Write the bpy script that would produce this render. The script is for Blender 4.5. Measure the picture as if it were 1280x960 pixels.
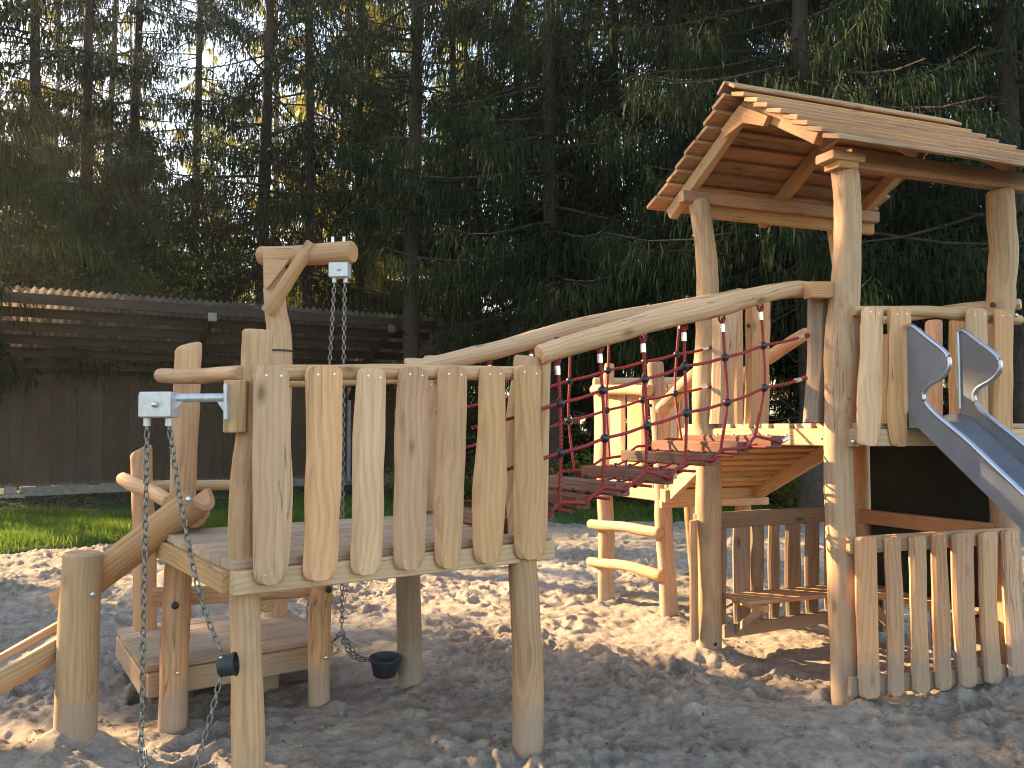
import bpy, math, random
import numpy as np
from mathutils import Vector, Matrix, noise as mn
from mathutils.geometry import tessellate_polygon

sc = bpy.context.scene
for o in list(bpy.data.objects):
    bpy.data.objects.remove(o)
C = sc.collection
random.seed(7)
R = math.radians

# ---------------------------------------------------------------- camera, sky, sun, exposure
F = 1080.0            # focal length in pixels of the 1280 wide photograph
EYE = 1.5
PITCH = math.atan((535 - 480) / F)
cam = bpy.data.cameras.new('camera')
cam.sensor_width = 36
cam.lens = F * 36 / 1280
cam.clip_end = 2000
cam.clip_start = 0.05
camo = bpy.data.objects.new('camera', cam)
C.objects.link(camo)
camo.location = (0, 0, EYE)
camo.rotation_euler = (math.pi / 2 + PITCH, 0, 0)
sc.camera = camo

SUN_EL = R(24)
SUN_AZ = math.atan2(-0.88, 0.47)      # measured from +Y towards +X
SUN = Vector((math.sin(SUN_AZ) * math.cos(SUN_EL), math.cos(SUN_AZ) * math.cos(SUN_EL), math.sin(SUN_EL)))
w = bpy.data.worlds.new('World')
sc.world = w
w.use_nodes = True
nt = w.node_tree
bg = nt.nodes['Background']
sky = nt.nodes.new('ShaderNodeTexSky')
sky.sky_type = 'NISHITA'
sky.sun_disc = False
sky.sun_elevation = SUN_EL
sky.sun_rotation = SUN_AZ
nt.links.new(sky.outputs[0], bg.inputs[0])
bg.inputs[1].default_value = 0.15
sl = bpy.data.lights.new('sun', 'SUN')
sl.energy = 5.0
sl.angle = R(0.5)
sl.color = (1.0, 0.77, 0.50)
so = bpy.data.objects.new('sun', sl)
C.objects.link(so)
so.rotation_euler = SUN.to_track_quat('Z', 'Y').to_euler()
sc.view_settings.view_transform = 'Standard'
sc.view_settings.look = 'None'
sc.view_settings.exposure = 2.25
sc.view_settings.gamma = 1
sc.view_settings.use_white_balance = True
sc.view_settings.white_balance_temperature = 7600
sc.render.engine = 'CYCLES'
sc.cycles.use_denoising = True
sc.cycles.denoising_input_passes = 'RGB_ALBEDO_NORMAL'
sc.cycles.denoising_prefilter = 'ACCURATE'
sc.cycles.filter_width = 1.1
sc.cycles.max_bounces = 6
sc.cycles.transparent_max_bounces = 4
sc.cycles.sample_clamp_indirect = 6

# ---------------------------------------------------------------- measuring helpers
_c, _s = math.cos(PITCH), math.sin(PITCH)
def ray(x, y):
    a, b = x - 640.0, -(y - 480.0)
    return Vector((a, F * _c - b * _s, F * _s + b * _c))
def G(x, y, z=0.0):
    d = ray(x, y)
    return Vector((0, 0, EYE)) + d * ((z - EYE) / d.z)
def PY(x, y, Y):
    d = ray(x, y)
    return Vector((0, 0, EYE)) + d * (Y / d.y)
def PL(x, y, A, B, off=0.0):
    """point of the vertical plane through A, B (xy), moved off metres along its normal towards the viewer"""
    A = Vector((A[0], A[1])); B = Vector((B[0], B[1]))
    u = (B - A).normalized(); n = Vector((u.y, -u.x))
    A = A + n * off
    d = ray(x, y)
    t = A.dot(n) / (d.x * n.x + d.y * n.y)
    return Vector((0, 0, EYE)) + d * t

# ---------------------------------------------------------------- materials
def mat(name):
    m = bpy.data.materials.new(name)
    m.use_nodes = True
    n = m.node_tree.nodes; l = m.node_tree.links
    return m, n, l, n['Principled BSDF']
def ramp(n, stops):
    r = n.new('ShaderNodeValToRGB')
    e = r.color_ramp.elements
    while len(e) < len(stops): e.new(0.5)
    for i, (p, c) in enumerate(stops):
        e[i].position = p; e[i].color = (*c, 1)
    return r
def mapping(n, l, src, scale, loc=None):
    mp = n.new('ShaderNodeMapping')
    l.new(src, mp.inputs[0]); mp.inputs['Scale'].default_value = scale
    if loc is not None: l.new(loc, mp.inputs['Location'])
    return mp.outputs[0]
def noise(n, l, vec, scale, detail=4, rough=.55, dist=0):
    t = n.new('ShaderNodeTexNoise')
    l.new(vec, t.inputs['Vector'])
    t.inputs['Scale'].default_value = scale; t.inputs['Detail'].default_value = detail
    t.inputs['Roughness'].default_value = rough; t.inputs['Distortion'].default_value = dist
    return t.outputs[0]
def mix(n, l, fac, a, b, mode='MIX'):
    m = n.new('ShaderNodeMix'); m.data_type = 'RGBA'; m.blend_type = mode
    for i, v in ((0, fac), (6, a), (7, b)):
        if hasattr(v, 'links'): l.new(v, m.inputs[i])
        elif i == 0: m.inputs[0].default_value = v
        else: m.inputs[i].default_value = (*v, 1)
    return m.outputs[2]
def math_(n, l, op, a, b=0.0, clamp=False):
    m = n.new('ShaderNodeMath'); m.operation = op; m.use_clamp = clamp
    for i, v in ((0, a), (1, b)):
        if hasattr(v, 'links'): l.new(v, m.inputs[i])
        else: m.inputs[i].default_value = v
    return m.outputs[0]

def wood(name, light, mid, dark, grain=1.0, rough=.72, stain=(.27, .21, .145), stain_amt=.6, knots=True, bump=.35):
    m, n, l, bs = mat(name)
    tc = n.new('ShaderNodeTexCoord').outputs['Object']
    oi = n.new('ShaderNodeObjectInfo')
    rnd = oi.outputs['Random']
    cx = n.new('ShaderNodeCombineXYZ')
    l.new(math_(n, l, 'MULTIPLY', rnd, 37.0), cx.inputs[0])
    l.new(math_(n, l, 'MULTIPLY', rnd, 91.0), cx.inputs[1])
    l.new(math_(n, l, 'MULTIPLY', rnd, 13.0), cx.inputs[2])
    off = cx.outputs[0]
    # warped coordinate so growth rings run in long arches
    v1 = mapping(n, l, tc, (1, 1, .55), off)
    base = noise(n, l, v1, 2.2, 3, .5, .4)
    add = n.new('ShaderNodeVectorMath'); add.operation = 'ADD'
    l.new(mapping(n, l, tc, (1, 1, .10), off), add.inputs[0])
    cc = n.new('ShaderNodeCombineXYZ')
    b2 = noise(n, l, mapping(n, l, tc, (1, 1, .35), off), 3.2, 2, .45)
    l.new(math_(n, l, 'MULTIPLY', b2, .14), cc.inputs[0]); l.new(math_(n, l, 'MULTIPLY', base, .10), cc.inputs[1])
    l.new(cc.outputs[0], add.inputs[1])
    wv = n.new('ShaderNodeTexWave'); wv.wave_type = 'RINGS'; wv.rings_direction = 'Z'
    l.new(add.outputs[0], wv.inputs['Vector'])
    wv.inputs['Scale'].default_value = 15 * grain
    wv.inputs['Distortion'].default_value = 2.2; wv.inputs['Detail'].default_value = 2.5
    wv.inputs['Detail Scale'].default_value = 1.5
    fine = noise(n, l, mapping(n, l, tc, (1, 1, .05), off), 75, 4, .7)
    fac = math_(n, l, 'ADD', math_(n, l, 'MULTIPLY', wv.outputs['Fac'], .13), math_(n, l, 'MULTIPLY', fine, .42))
    fac = math_(n, l, 'ADD', fac, math_(n, l, 'MULTIPLY', base, .46))
    rp = ramp(n, [(.28, dark), (.50, mid), (.74, light)])
    l.new(fac, rp.inputs[0])
    col = rp.outputs[0]
    # per piece tint
    hsv = n.new('ShaderNodeHueSaturation')
    l.new(col, hsv.inputs['Color'])
    l.new(math_(n, l, 'ADD', math_(n, l, 'MULTIPLY', rnd, .012), .488), hsv.inputs['Hue'])
    r2 = math_(n, l, 'FRACT', math_(n, l, 'MULTIPLY', rnd, 17.3))
    l.new(math_(n, l, 'ADD', math_(n, l, 'MULTIPLY', r2, .30), .84), hsv.inputs['Value'])
    r3 = math_(n, l, 'FRACT', math_(n, l, 'MULTIPLY', rnd, 71.9))
    l.new(math_(n, l, 'ADD', math_(n, l, 'MULTIPLY', r3, .18), .88), hsv.inputs['Saturation'])
    col = hsv.outputs[0]
    # weather stains in long patches
    st = noise(n, l, mapping(n, l, tc, (1, 1, .35), off), 5.5, 6, .65, .6)
    sr = ramp(n, [(.52, (0, 0, 0)), (.72, (1, 1, 1))]); l.new(st, sr.inputs[0])
    col = mix(n, l, math_(n, l, 'MULTIPLY', sr.outputs[0], stain_amt), col, stain)
    if knots:
        vo = n.new('ShaderNodeTexVoronoi'); l.new(mapping(n, l, tc, (1, 1, .45), off), vo.inputs['Vector'])
        vo.inputs['Scale'].default_value = 4.6
        kr = ramp(n, [(0.03, (1, 1, 1)), (.09, (.25, .25, .25)), (.13, (0, 0, 0))]); l.new(vo.outputs['Distance'], kr.inputs[0])
        col = mix(n, l, math_(n, l, 'MULTIPLY', kr.outputs[0], .8), col, tuple(c * .38 for c in dark))
    # hairline checks along the length
    ck = noise(n, l, mapping(n, l, tc, (1, 1, .03), off), 22, 2, .5)
    cr = ramp(n, [(.484, (0, 0, 0)), (.497, (1, 1, 1)), (.511, (0, 0, 0))]); l.new(ck, cr.inputs[0])
    gate = noise(n, l, mapping(n, l, tc, (1, 1, .4), off), 3.1, 1)
    gr = ramp(n, [(.54, (0, 0, 0)), (.62, (1, 1, 1))]); l.new(gate, gr.inputs[0])
    crack = math_(n, l, 'MULTIPLY', cr.outputs[0], gr.outputs[0])
    col = mix(n, l, math_(n, l, 'MULTIPLY', crack, .75), col, tuple(c * .35 for c in dark))
    gp = n.new('ShaderNodeNewGeometry'); sx = n.new('ShaderNodeSeparateXYZ'); l.new(gp.outputs['Position'], sx.inputs[0])
    dn = noise(n, l, gp.outputs['Position'], 14, 5, .7)
    hgt = math_(n, l, 'SUBTRACT', sx.outputs[2], math_(n, l, 'MULTIPLY', dn, .34))
    dr = ramp(n, [(.0, (1, 1, 1)), (.12, (0, 0, 0))]); l.new(hgt, dr.inputs[0])
    col = mix(n, l, math_(n, l, 'MULTIPLY', dr.outputs[0], .62), col, (.27, .215, .17))
    l.new(col, bs.inputs['Base Color'])
    bs.inputs['Roughness'].default_value = rough
    bs.inputs['Specular IOR Level'].default_value = .25
    bp = n.new('ShaderNodeBump'); bp.inputs['Strength'].default_value = bump; bp.inputs['Distance'].default_value = .004
    h = math_(n, l, 'ADD', math_(n, l, 'MULTIPLY', fac, 1.0), math_(n, l, 'MULTIPLY', crack, -1.6))
    h = math_(n, l, 'ADD', h, math_(n, l, 'MULTIPLY', st, 1.2))
    l.new(h, bp.inputs['Height']); l.new(bp.outputs[0], bs.inputs['Normal'])
    return m

def plain(name, col, rough=.6, metal=0.0, var=.15, scale=20, bump=0.0, spec=.5):
    m, n, l, bs = mat(name)
    tc = n.new('ShaderNodeTexCoord').outputs['Object']
    f = noise(n, l, tc, scale, 5, .6)
    rp = ramp(n, [(.3, tuple(c * (1 - var) for c in col)), (.7, tuple(min(1, c * (1 + var)) for c in col))])
    l.new(f, rp.inputs[0]); l.new(rp.outputs[0], bs.inputs['Base Color'])
    rr = math_(n, l, 'ADD', math_(n, l, 'MULTIPLY', f, .3), rough - .15)
    l.new(rr, bs.inputs['Roughness'])
    bs.inputs['Metallic'].default_value = metal
    bs.inputs['Specular IOR Level'].default_value = spec
    if bump:
        bp = n.new('ShaderNodeBump'); bp.inputs['Strength'].default_value = bump; bp.inputs['Distance'].default_value = .01
        l.new(f, bp.inputs['Height']); l.new(bp.outputs[0], bs.inputs['Normal'])
    return m

M = {}
M['wood'] = wood('robinia_wood', (.58, .375, .20), (.48, .29, .145), (.31, .175, .08))
M['slat'] = wood('robinia_board', (.68, .405, .205), (.57, .32, .155), (.40, .205, .09), grain=1.4, stain_amt=.25)
M['deck'] = wood('sanded_deck_board', (.52, .37, .24), (.42, .29, .18), (.26, .175, .115), grain=1.3, stain=(.27, .235, .20), stain_amt=.75)
M['roofw'] = wood('roof_board_wood', (.56, .335, .175), (.44, .25, .125), (.24, .125, .06), grain=1.4, stain=(.19, .105, .055), stain_amt=.6)
M['grey'] = wood('weathered_wood', (.32, .225, .145), (.25, .17, .105), (.14, .095, .06), stain_amt=.4)
M['tread'] = wood('tread_wood', (.24, .11, .06), (.17, .075, .042), (.095, .043, .026), stain=(.16, .13, .11), stain_amt=.5)
M['shed'] = wood('stained_shed_board', (.105, .068, .044), (.080, .052, .034), (.050, .032, .022), stain=(.12, .088, .06), stain_amt=.35, bump=.2)
M['shedbeam'] = wood('dark_shed_beam', (.07, .044, .030), (.052, .032, .022), (.034, .021, .015), stain_amt=.1)
M['steel'] = plain('brushed_steel', (.20, .205, .23), .48, .6, .12, 6)
M['rim'] = plain('polished_rim', (.40, .42, .48), .34, .85, .1, 12)
M['galv'] = plain('galvanised_steel', (.50, .50, .51), .5, .65, .2, 30)
M['galvdark'] = plain('dull_galvanised_steel', (.22, .21, .20), .6, .5, .25, 30)
M['zinc'] = plain('chain_zinc', (.20, .19, .18), .45, .8, .25, 60)
M['bolt'] = plain('bolt_steel', (.55, .55, .56), .35, .9, .1, 40)
M['plug'] = plain('black_plastic_cap', (.012, .012, .013), .5, 0, .2, 10)
M['rubber'] = plain('black_rubber', (.018, .02, .024), .6, 0, .3, 25)
M['ball'] = plain('black_net_knot', (.014, .015, .018), .35, 0, .2, 10)
M['alu'] = plain('aluminium_sleeve', (.75, .76, .78), .3, .8, .08, 30)
M['panel'] = plain('dark_green_board', (.014, .019, .014), .62, 0, .55, 2.2, .1, spec=.3)
M['concrete'] = plain('concrete_plinth', (.23, .20, .17), .9, 0, .3, 8, .3)
M['bark'] = plain('spruce_bark', (.045, .032, .024), .95, 0, .5, 9, .9)
M['barklit'] = plain('painted_sunlit_bark', (.17, .12, .08), .95, 0, .45, 9, .8)  # lit copy of the bark: sunlight is put into its lighter brown
M['debris'] = plain('forest_litter', (.10, .07, .045), .95, 0, .4, 15)
M['leafy_stone'] = plain('sandstone', (.30, .25, .2), .9, 0, .3, 15)

# rope: red braided
m, n, l, bs = mat('red_rope')
tc = n.new('ShaderNodeTexCoord').outputs['Object']
wv = n.new('ShaderNodeTexWave'); wv.bands_direction = 'DIAGONAL'; l.new(tc, wv.inputs[0]); wv.inputs['Scale'].default_value = 32
rp = ramp(n, [(.15, (.13, .008, .009)), (.5, (.33, .018, .02)), (1, (.43, .035, .035))]); l.new(wv.outputs['Fac'], rp.inputs[0])
l.new(rp.outputs[0], bs.inputs['Base Color']); bs.inputs['Roughness'].default_value = .7
bp = n.new('ShaderNodeBump'); bp.inputs['Strength'].default_value = .6; bp.inputs['Distance'].default_value = .003
l.new(wv.outputs['Fac'], bp.inputs['Height']); l.new(bp.outputs[0], bs.inputs['Normal'])
M['rope'] = m

# corrugated sheet: weathered, lets a little light through
m, n, l, bs = mat('corrugated_sheet')
tc = n.new('ShaderNodeTexCoord').outputs['Object']
f = noise(n, l, tc, 3, 6, .7)
rp = ramp(n, [(.3, (.13, .10, .085)), (.55, (.30, .25, .22)), (.75, (.42, .37, .34))]); l.new(f, rp.inputs[0])
l.new(rp.outputs[0], bs.inputs['Base Color']); bs.inputs['Roughness'].default_value = .8
tr = n.new('ShaderNodeBsdfTranslucent'); l.new(rp.outputs[0], tr.inputs[0])
ms = n.new('ShaderNodeMixShader'); ms.inputs[0].default_value = .35
l.new(bs.outputs[0], ms.inputs[1]); l.new(tr.outputs[0], ms.inputs[2])
l.new(ms.outputs[0], n['Material Output'].inputs[0])
M['sheet'] = m

def leafmat(name, a, b, trans=.35, scale=1.3):
    m, n, l, bs = mat(name)
    geo = n.new('ShaderNodeNewGeometry')
    f = noise(n, l, geo.outputs['Position'], scale, 4, .6)
    rp = ramp(n, [(.35, a), (.65, b)]); l.new(f, rp.inputs[0])
    hsv = n.new('ShaderNodeHueSaturation'); l.new(rp.outputs[0], hsv.inputs['Color'])
    oi = n.new('ShaderNodeObjectInfo')
    l.new(math_(n, l, 'ADD', math_(n, l, 'MULTIPLY', oi.outputs['Random'], .03), .485), hsv.inputs['Hue'])
    isl = geo.outputs['Random Per Island']
    l.new(math_(n, l, 'ADD', math_(n, l, 'MULTIPLY', isl, .7), .65), hsv.inputs['Value'])
    l.new(hsv.outputs[0], bs.inputs['Base Color'])
    bs.inputs['Roughness'].default_value = .85; bs.inputs['Specular IOR Level'].default_value = .12
    tr = n.new('ShaderNodeBsdfTranslucent'); l.new(hsv.outputs[0], tr.inputs[0])
    ms = n.new('ShaderNodeMixShader'); ms.inputs[0].default_value = trans
    l.new(bs.outputs[0], ms.inputs[1]); l.new(tr.outputs[0], ms.inputs[2])
    l.new(ms.outputs[0], n['Material Output'].inputs[0])
    return m
M['needle'] = leafmat('spruce_needles', (.010, .021, .008), (.026, .042, .014), .2)
M['needle2'] = leafmat('painted_sunlit_needles', (.16, .18, .03), (.32, .28, .06), .6)  # far crowns get little sun, so this yellow-green carries the sunlight itself
M['needle3'] = leafmat('painted_toplit_needles', (.030, .055, .018), (.055, .085, .028), .3)  # brighter green painted in for light falling on the boughs from above
M['leaf'] = leafmat('shrub_leaves', (.13, .17, .03), (.28, .28, .06), .6, 2.5)
M['grass'] = leafmat('grass_blades', (.075, .13, .022), (.17, .24, .04), .55, 1.5)

# sand
m, n, l, bs = mat('damp_sand')
tc = n.new('ShaderNodeTexCoord').outputs['Object']
a = noise(n, l, tc, .9, 6, .62, .3); b = noise(n, l, tc, 9, 6, .7); c = noise(n, l, tc, 48, 6, .85)
f = math_(n, l, 'ADD', math_(n, l, 'MULTIPLY', a, .30), math_(n, l, 'ADD', math_(n, l, 'MULTIPLY', b, .34), math_(n, l, 'MULTIPLY', c, .36)))
rp = ramp(n, [(.37, (.18, .138, .108)), (.47, (.43, .35, .28)), (.60, (.68, .57, .465))]); l.new(f, rp.inputs[0])
vo = n.new('ShaderNodeTexVoronoi'); l.new(tc, vo.inputs['Vector']); vo.inputs['Scale'].default_value = 14
kr = ramp(n, [(.05, (1, 1, 1)), (.09, (0, 0, 0))]); l.new(vo.outputs['Distance'], kr.inputs[0])
gate = noise(n, l, tc, 2.2, 2); gr = ramp(n, [(.5, (0, 0, 0)), (.6, (1, 1, 1))]); l.new(gate, gr.inputs[0])
col = mix(n, l, math_(n, l, 'MULTIPLY', math_(n, l, 'MULTIPLY', kr.outputs[0], gr.outputs[0]), .8), rp.outputs[0], (.12, .085, .06))
l.new(col, bs.inputs['Base Color']); bs.inputs['Roughness'].default_value = .95; bs.inputs['Specular IOR Level'].default_value = .15
bp = n.new('ShaderNodeBump'); bp.inputs['Strength'].default_value = 1.0; bp.inputs['Distance'].default_value = .05
hh = math_(n, l, 'ADD', math_(n, l, 'MULTIPLY', noise(n, l, tc, 24, 8, .8), 1.0), math_(n, l, 'MULTIPLY', noise(n, l, tc, 90, 4, .85), .4))
l.new(hh, bp.inputs['Height']); l.new(bp.outputs[0], bs.inputs['Normal'])
M['sand'] = m
# soil / forest floor / lawn soil
m, n, l, bs = mat('forest_floor')
tc = n.new('ShaderNodeTexCoord').outputs['Object']
f = noise(n, l, tc, .35, 8, .7)
rp = ramp(n, [(.35, (.035, .05, .018)), (.5, (.055, .06, .025)), (.62, (.10, .07, .045))]); l.new(f, rp.inputs[0])
l.new(mix(n, l, .5, rp.outputs[0], mix(n, l, noise(n, l, tc, 12, 5, .8), (.02, .03, .01), (.13, .11, .06))), bs.inputs['Base Color'])
bs.inputs['Roughness'].default_value = 1; bs.inputs['Specular IOR Level'].default_value = .1
M['floor'] = m
M['lawn'] = plain('lawn_turf', (.045, .075, .022), .95, 0, .45, 5, .6, spec=.1)

# ---------------------------------------------------------------- object helpers
W = {}
def link(o, parent=None, world=None):
    world = world or Matrix.Identity(4)
    C.objects.link(o)
    W[o] = world
    if parent is not None:
        o.parent = parent
        o.matrix_basis = W[parent].inverted() @ world
    else:
        o.matrix_basis = world
    return o
def thing(name, label, cat, loc, group=None):
    o = bpy.data.objects.new(name, None)
    o.empty_display_size = .2
    link(o, None, Matrix.Translation(Vector(loc)))
    o['label'] = label; o['category'] = cat
    if group: o['group'] = group
    return o
def tag(o, label, cat, group=None):
    o['label'] = label; o['category'] = cat
    if group: o['group'] = group
    return o
def frame(o, z, x=None):
    z = Vector(z)
    z = z.normalized() if z.length > 1e-6 else Vector((0, 0, 1))
    x = Vector(x) if x is not None else (Vector((1, 0, 0)) if abs(z.x) < .8 else Vector((0, 1, 0)))
    x = x - z * x.dot(z)
    if x.length < 1e-4: x = Vector((0, 1, 0)) if abs(z.y) < .8 else Vector((1, 0, 0)); x = x - z * x.dot(z)
    x.normalize()
    y = z.cross(x)
    m = Matrix((x, y, z)).transposed().to_4x4()
    m.translation = Vector(o)
    return m
def mesh_obj(name, verts, faces, material, parent=None, world=None, smooth=True, sharp=35, local=False):
    world = world or Matrix.Identity(4)
    me = bpy.data.meshes.new(name)
    if not local:
        inv = world.inverted(); verts = [inv @ Vector(v) for v in verts]
    me.from_pydata([tuple(v) for v in verts], [], faces)
    me.validate()
    if smooth:
        me.shade_smooth()
        me.set_sharp_from_angle(angle=R(sharp))
    me.materials.append(material)
    o = bpy.data.objects.new(name, me)
    return link(o, parent, world)
def rings(rs, close=True, cap=True):
    """faces between rings of equal length"""
    k = len(rs[0]); V = [v for r in rs for v in r]; Fc = []
    for i in range(len(rs) - 1):
        for j in range(k):
            a, b = i * k + j, i * k + (j + 1) % k
            Fc.append((a, b, b + k, a + k))
    if cap:
        Fc.append(tuple(reversed(range(k))))
        Fc.append(tuple(range((len(rs) - 1) * k, len(rs) * k)))
    return V, Fc
def spline(pts, n):
    pts = [Vector(p) for p in pts]
    if len(pts) == 2:
        return [pts[0].lerp(pts[1], i / (n - 1)) for i in range(n)]
    P = [pts[0] * 2 - pts[1]] + pts + [pts[-1] * 2 - pts[-2]]
    out = []
    for i in range(n):
        t = i / (n - 1) * (len(pts) - 1); k = min(int(t), len(pts) - 2); t -= k
        a, b, c, d = P[k:k + 4]
        out.append(.5 * ((2 * b) + (c - a) * t + (2 * a - 5 * b + 4 * c - d) * t * t + (3 * b - a - 3 * c + d) * t ** 3))
    return out
def lin(vals, n):
    out = []
    for i in range(n):
        t = i / (n - 1) * (len(vals) - 1) if len(vals) > 1 else 0
        k = min(int(t), max(0, len(vals) - 2))
        out.append(vals[k] + (vals[min(k + 1, len(vals) - 1)] - vals[k]) * (t - k))
    return out
_sd = [0]
def log(name, pts, rad, parent=None, material=None, seg=14, wob=.012, rough=.05, step=.06, flat=None, slant=None, round_ends=True):
    """round timber along pts; a gently crooked stem with chamfered ends"""
    _sd[0] += 1; sd = _sd[0] * 7.31
    pts = [Vector(p) for p in pts]
    if not isinstance(rad, (list, tuple)): rad = [rad, rad]
    L = sum((pts[i + 1] - pts[i]).length for i in range(len(pts) - 1))
    n = max(5, int(L / step))
    c = spline(pts, n); rr = lin(list(rad), n)
    world = frame(pts[0], pts[-1] - pts[0])
    rs = []
    e = min(.012, rr[0] * .25)
    X = world.to_3x3() @ Vector((1, 0, 0)); Y = world.to_3x3() @ Vector((0, 1, 0))
    def ring(p, r, t, i):
        out = []
        d = (c[min(i + 1, n - 1)] - c[max(i - 1, 0)]).normalized()
        ax = (X - d * X.dot(d)).normalized(); ay = d.cross(ax)
        wv = .7 * wob * math.sin(math.pi * min(1, max(0, t)))
        p = p + X * wv * mn.noise(Vector((sd, t * L * 1.6, 0))) * 1.6 + Y * wv * mn.noise(Vector((sd, 5, t * L * 1.6))) * 1.6
        for j in range(seg):
            a = 2 * math.pi * j / seg
            q = 1 + rough * 2.2 * mn.noise(Vector((math.cos(a) * .9 + sd, math.sin(a) * .9, t * L * 3))) \
                + rough * .9 * mn.noise(Vector((math.cos(a) * 2 + sd, math.sin(a) * 2, t * L * 9)))
            out.append(p + (ax * math.cos(a) + ay * math.sin(a)) * r * q)
        return out
    for i in range(n):
        t = i / (n - 1)
        d = (c[min(i + 1, n - 1)] - c[max(i - 1, 0)]).normalized()
        if i == 0 and round_ends:
            rs.append(ring(c[0], rr[0] * .88, 0, 0)); rs.append(ring(c[0] + d * e, rr[0], .002, 0)); continue
        if i == n - 1 and round_ends:
            rs.append(ring(c[-1] - d * e, rr[-1], .998, i)); rs.append(ring(c[-1], rr[-1] * .86, 1, i)); continue
        rs.append(ring(c[i], rr[i], t, i))
    if slant:      # sloped saw cut at the top end
        for q in rs[-2:]:
            for k in range(seg):
                off = (q[k] - c[-1]); q[k] = q[k] + Vector((0, 0, slant * off.x / max(rr[-1], .01)))
    V, Fc = rings(rs)
    return mesh_obj(name, V, Fc, material or M['wood'], parent, world, sharp=42)
def prism(name, p0, p1, w_, h_, parent=None, material=None, up=(0, 0, 1), ch=.005, wav=.0, n=2):
    """squared timber from p0 to p1, w_ wide (sideways), h_ high (along up), with eased edges"""
    _sd[0] += 1; sd = _sd[0] * 3.7
    p0 = Vector(p0); p1 = Vector(p1); d = (p1 - p0).normalized(); up = Vector(up)
    y = (up - d * up.dot(d)).normalized(); x = y.cross(d)
    a, b = w_ / 2, h_ / 2; k = min(ch, a * .6, b * .6)
    sec = [(-a + k, -b), (a - k, -b), (a, -b + k), (a, b - k), (a - k, b), (-a + k, b), (-a, b - k), (-a, -b + k)]
    L = (p1 - p0).length
    rs = []
    def rg(t, s):
        o = []
        for i, (u, v) in enumerate(sec):
            nz = wav * mn.noise(Vector((sd + (1 if u > 0 else 0) * 9, t * L * 3, (1 if v > 0 else 0) * 5)))
            o.append(p0 + d * (t * L) + x * (u * s + nz * (1 if u > 0 else -1)) + y * (v * s + nz * (1 if v > 0 else -1)))
        return o
    ee = min(.004 / L, .1)
    rs.append(rg(0, .93)); rs.append(rg(ee, 1))
    for i in range(1, n): rs.append(rg(i / n, 1))
    rs.append(rg(1 - ee, 1)); rs.append(rg(1, .93))
    V, Fc = rings(rs)
    return mesh_obj(name, V, Fc, material or M['wood'], parent, frame(p0, d, x), sharp=20)
def slat(name, A, B, rows, parent, material=None, thick=.035, off=0.0, round_top=.05, round_bot=.05, screws=True, ch=None, notch=None):
    """upright waney-edged board standing in the vertical plane A-B.  rows: (y, x_left, x_right) read top to bottom"""
    _sd[0] += 1; sd = _sd[0] * 5.3
    A2 = Vector((A[0], A[1])); B2 = Vector((B[0], B[1])); u = (B2 - A2).normalized()
    U = Vector((u.x, u.y, 0)); N = Vector((u.y, -u.x, 0))
    L_ = [PL(xl, y, A, B, off) for y, xl, xr in rows]; R_ = [PL(xr, y, A, B, off) for y, xl, xr in rows]
    n = 18
    ll = spline(L_, n); rr = spline(R_, n)
    zt = (ll[0].z + rr[0].z) / 2; zb = (ll[-1].z + rr[-1].z) / 2
    rs = []
    wid0 = (rr[0] - ll[0]).dot(U)
    cx0 = (ll[n // 2] + rr[n // 2]) * .5
    H = zt - zb
    fr = [0, .006, .02, .045] + [.08 + .84 * i / (n - 1) for i in range(n)] + [.955, .98, .994, 1]
    for t in fr:
        z = zt + (zb - zt) * t
        k = t * (n - 1); i = min(int(k), n - 2); k -= i
        a = ll[i].lerp(ll[i + 1], k); b = rr[i].lerp(rr[i + 1], k)
        wl = .006 * mn.noise(Vector((sd, z * 5, 0))); wr = .006 * mn.noise(Vector((sd + 3, z * 5, 4)))
        c = (a + b) * .5; hw = (b - a).dot(U) / 2
        dt = t * H; db = (1 - t) * H; q = 1.0
        for dd, r in ((dt, round_top), (db, round_bot)):
            if r and dd < r:
                q = min(q, .50 + .50 * math.sqrt(max(0, 1 - (1 - dd / r) ** 2)))
        le = -hw * q + wl; re = hw * q + wr
        cc = ch if ch is not None else min(.032, hw * .42)
        cc = cc * (1 + .5 * mn.noise(Vector((sd + 7, z * 2, 1)))) * q
        f = thick; g = thick * (.42 + .2 * mn.noise(Vector((sd, z * 3, 8))))
        base = Vector((c.x, c.y, z))
        rs.append([base + U * x_ + N * y_ for x_, y_ in ((le + .004, 0), (re - .004, 0), (re, g), (re - cc, f), (le + cc * .8, f), (le, g))])
    V, Fc = rings(rs)
    world = frame(Vector((cx0.x, cx0.y, zb)), (0, 0, 1), U)
    o = mesh_obj(name, V, Fc, material or M['slat'], parent, world, sharp=28)
    if screws:
        Vs, Fs = [], []
        for zz, row in ((zt - .035, 0), (zb + .04, -1)):
            c = (L_[row] + R_[row]) * .5; hw = (R_[row] - L_[row]).dot(U) / 2
            for s in (-.42, .42):
                p = Vector((c.x, c.y, zz + random.uniform(-.006, .006))) + U * s * hw + N * (thick + .0015)
                k = len(Vs)
                for j in range(6):
                    aa = j * math.pi / 3
                    Vs.append(p + U * .0045 * math.cos(aa) + Vector((0, 0, .0045 * math.sin(aa))))
                Fs.append(tuple(range(k, k + 6)))
        mesh_obj('screw', Vs, Fs, M['bolt'], o, world, smooth=False)['kind'] = 'stuff'
    return o
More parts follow.
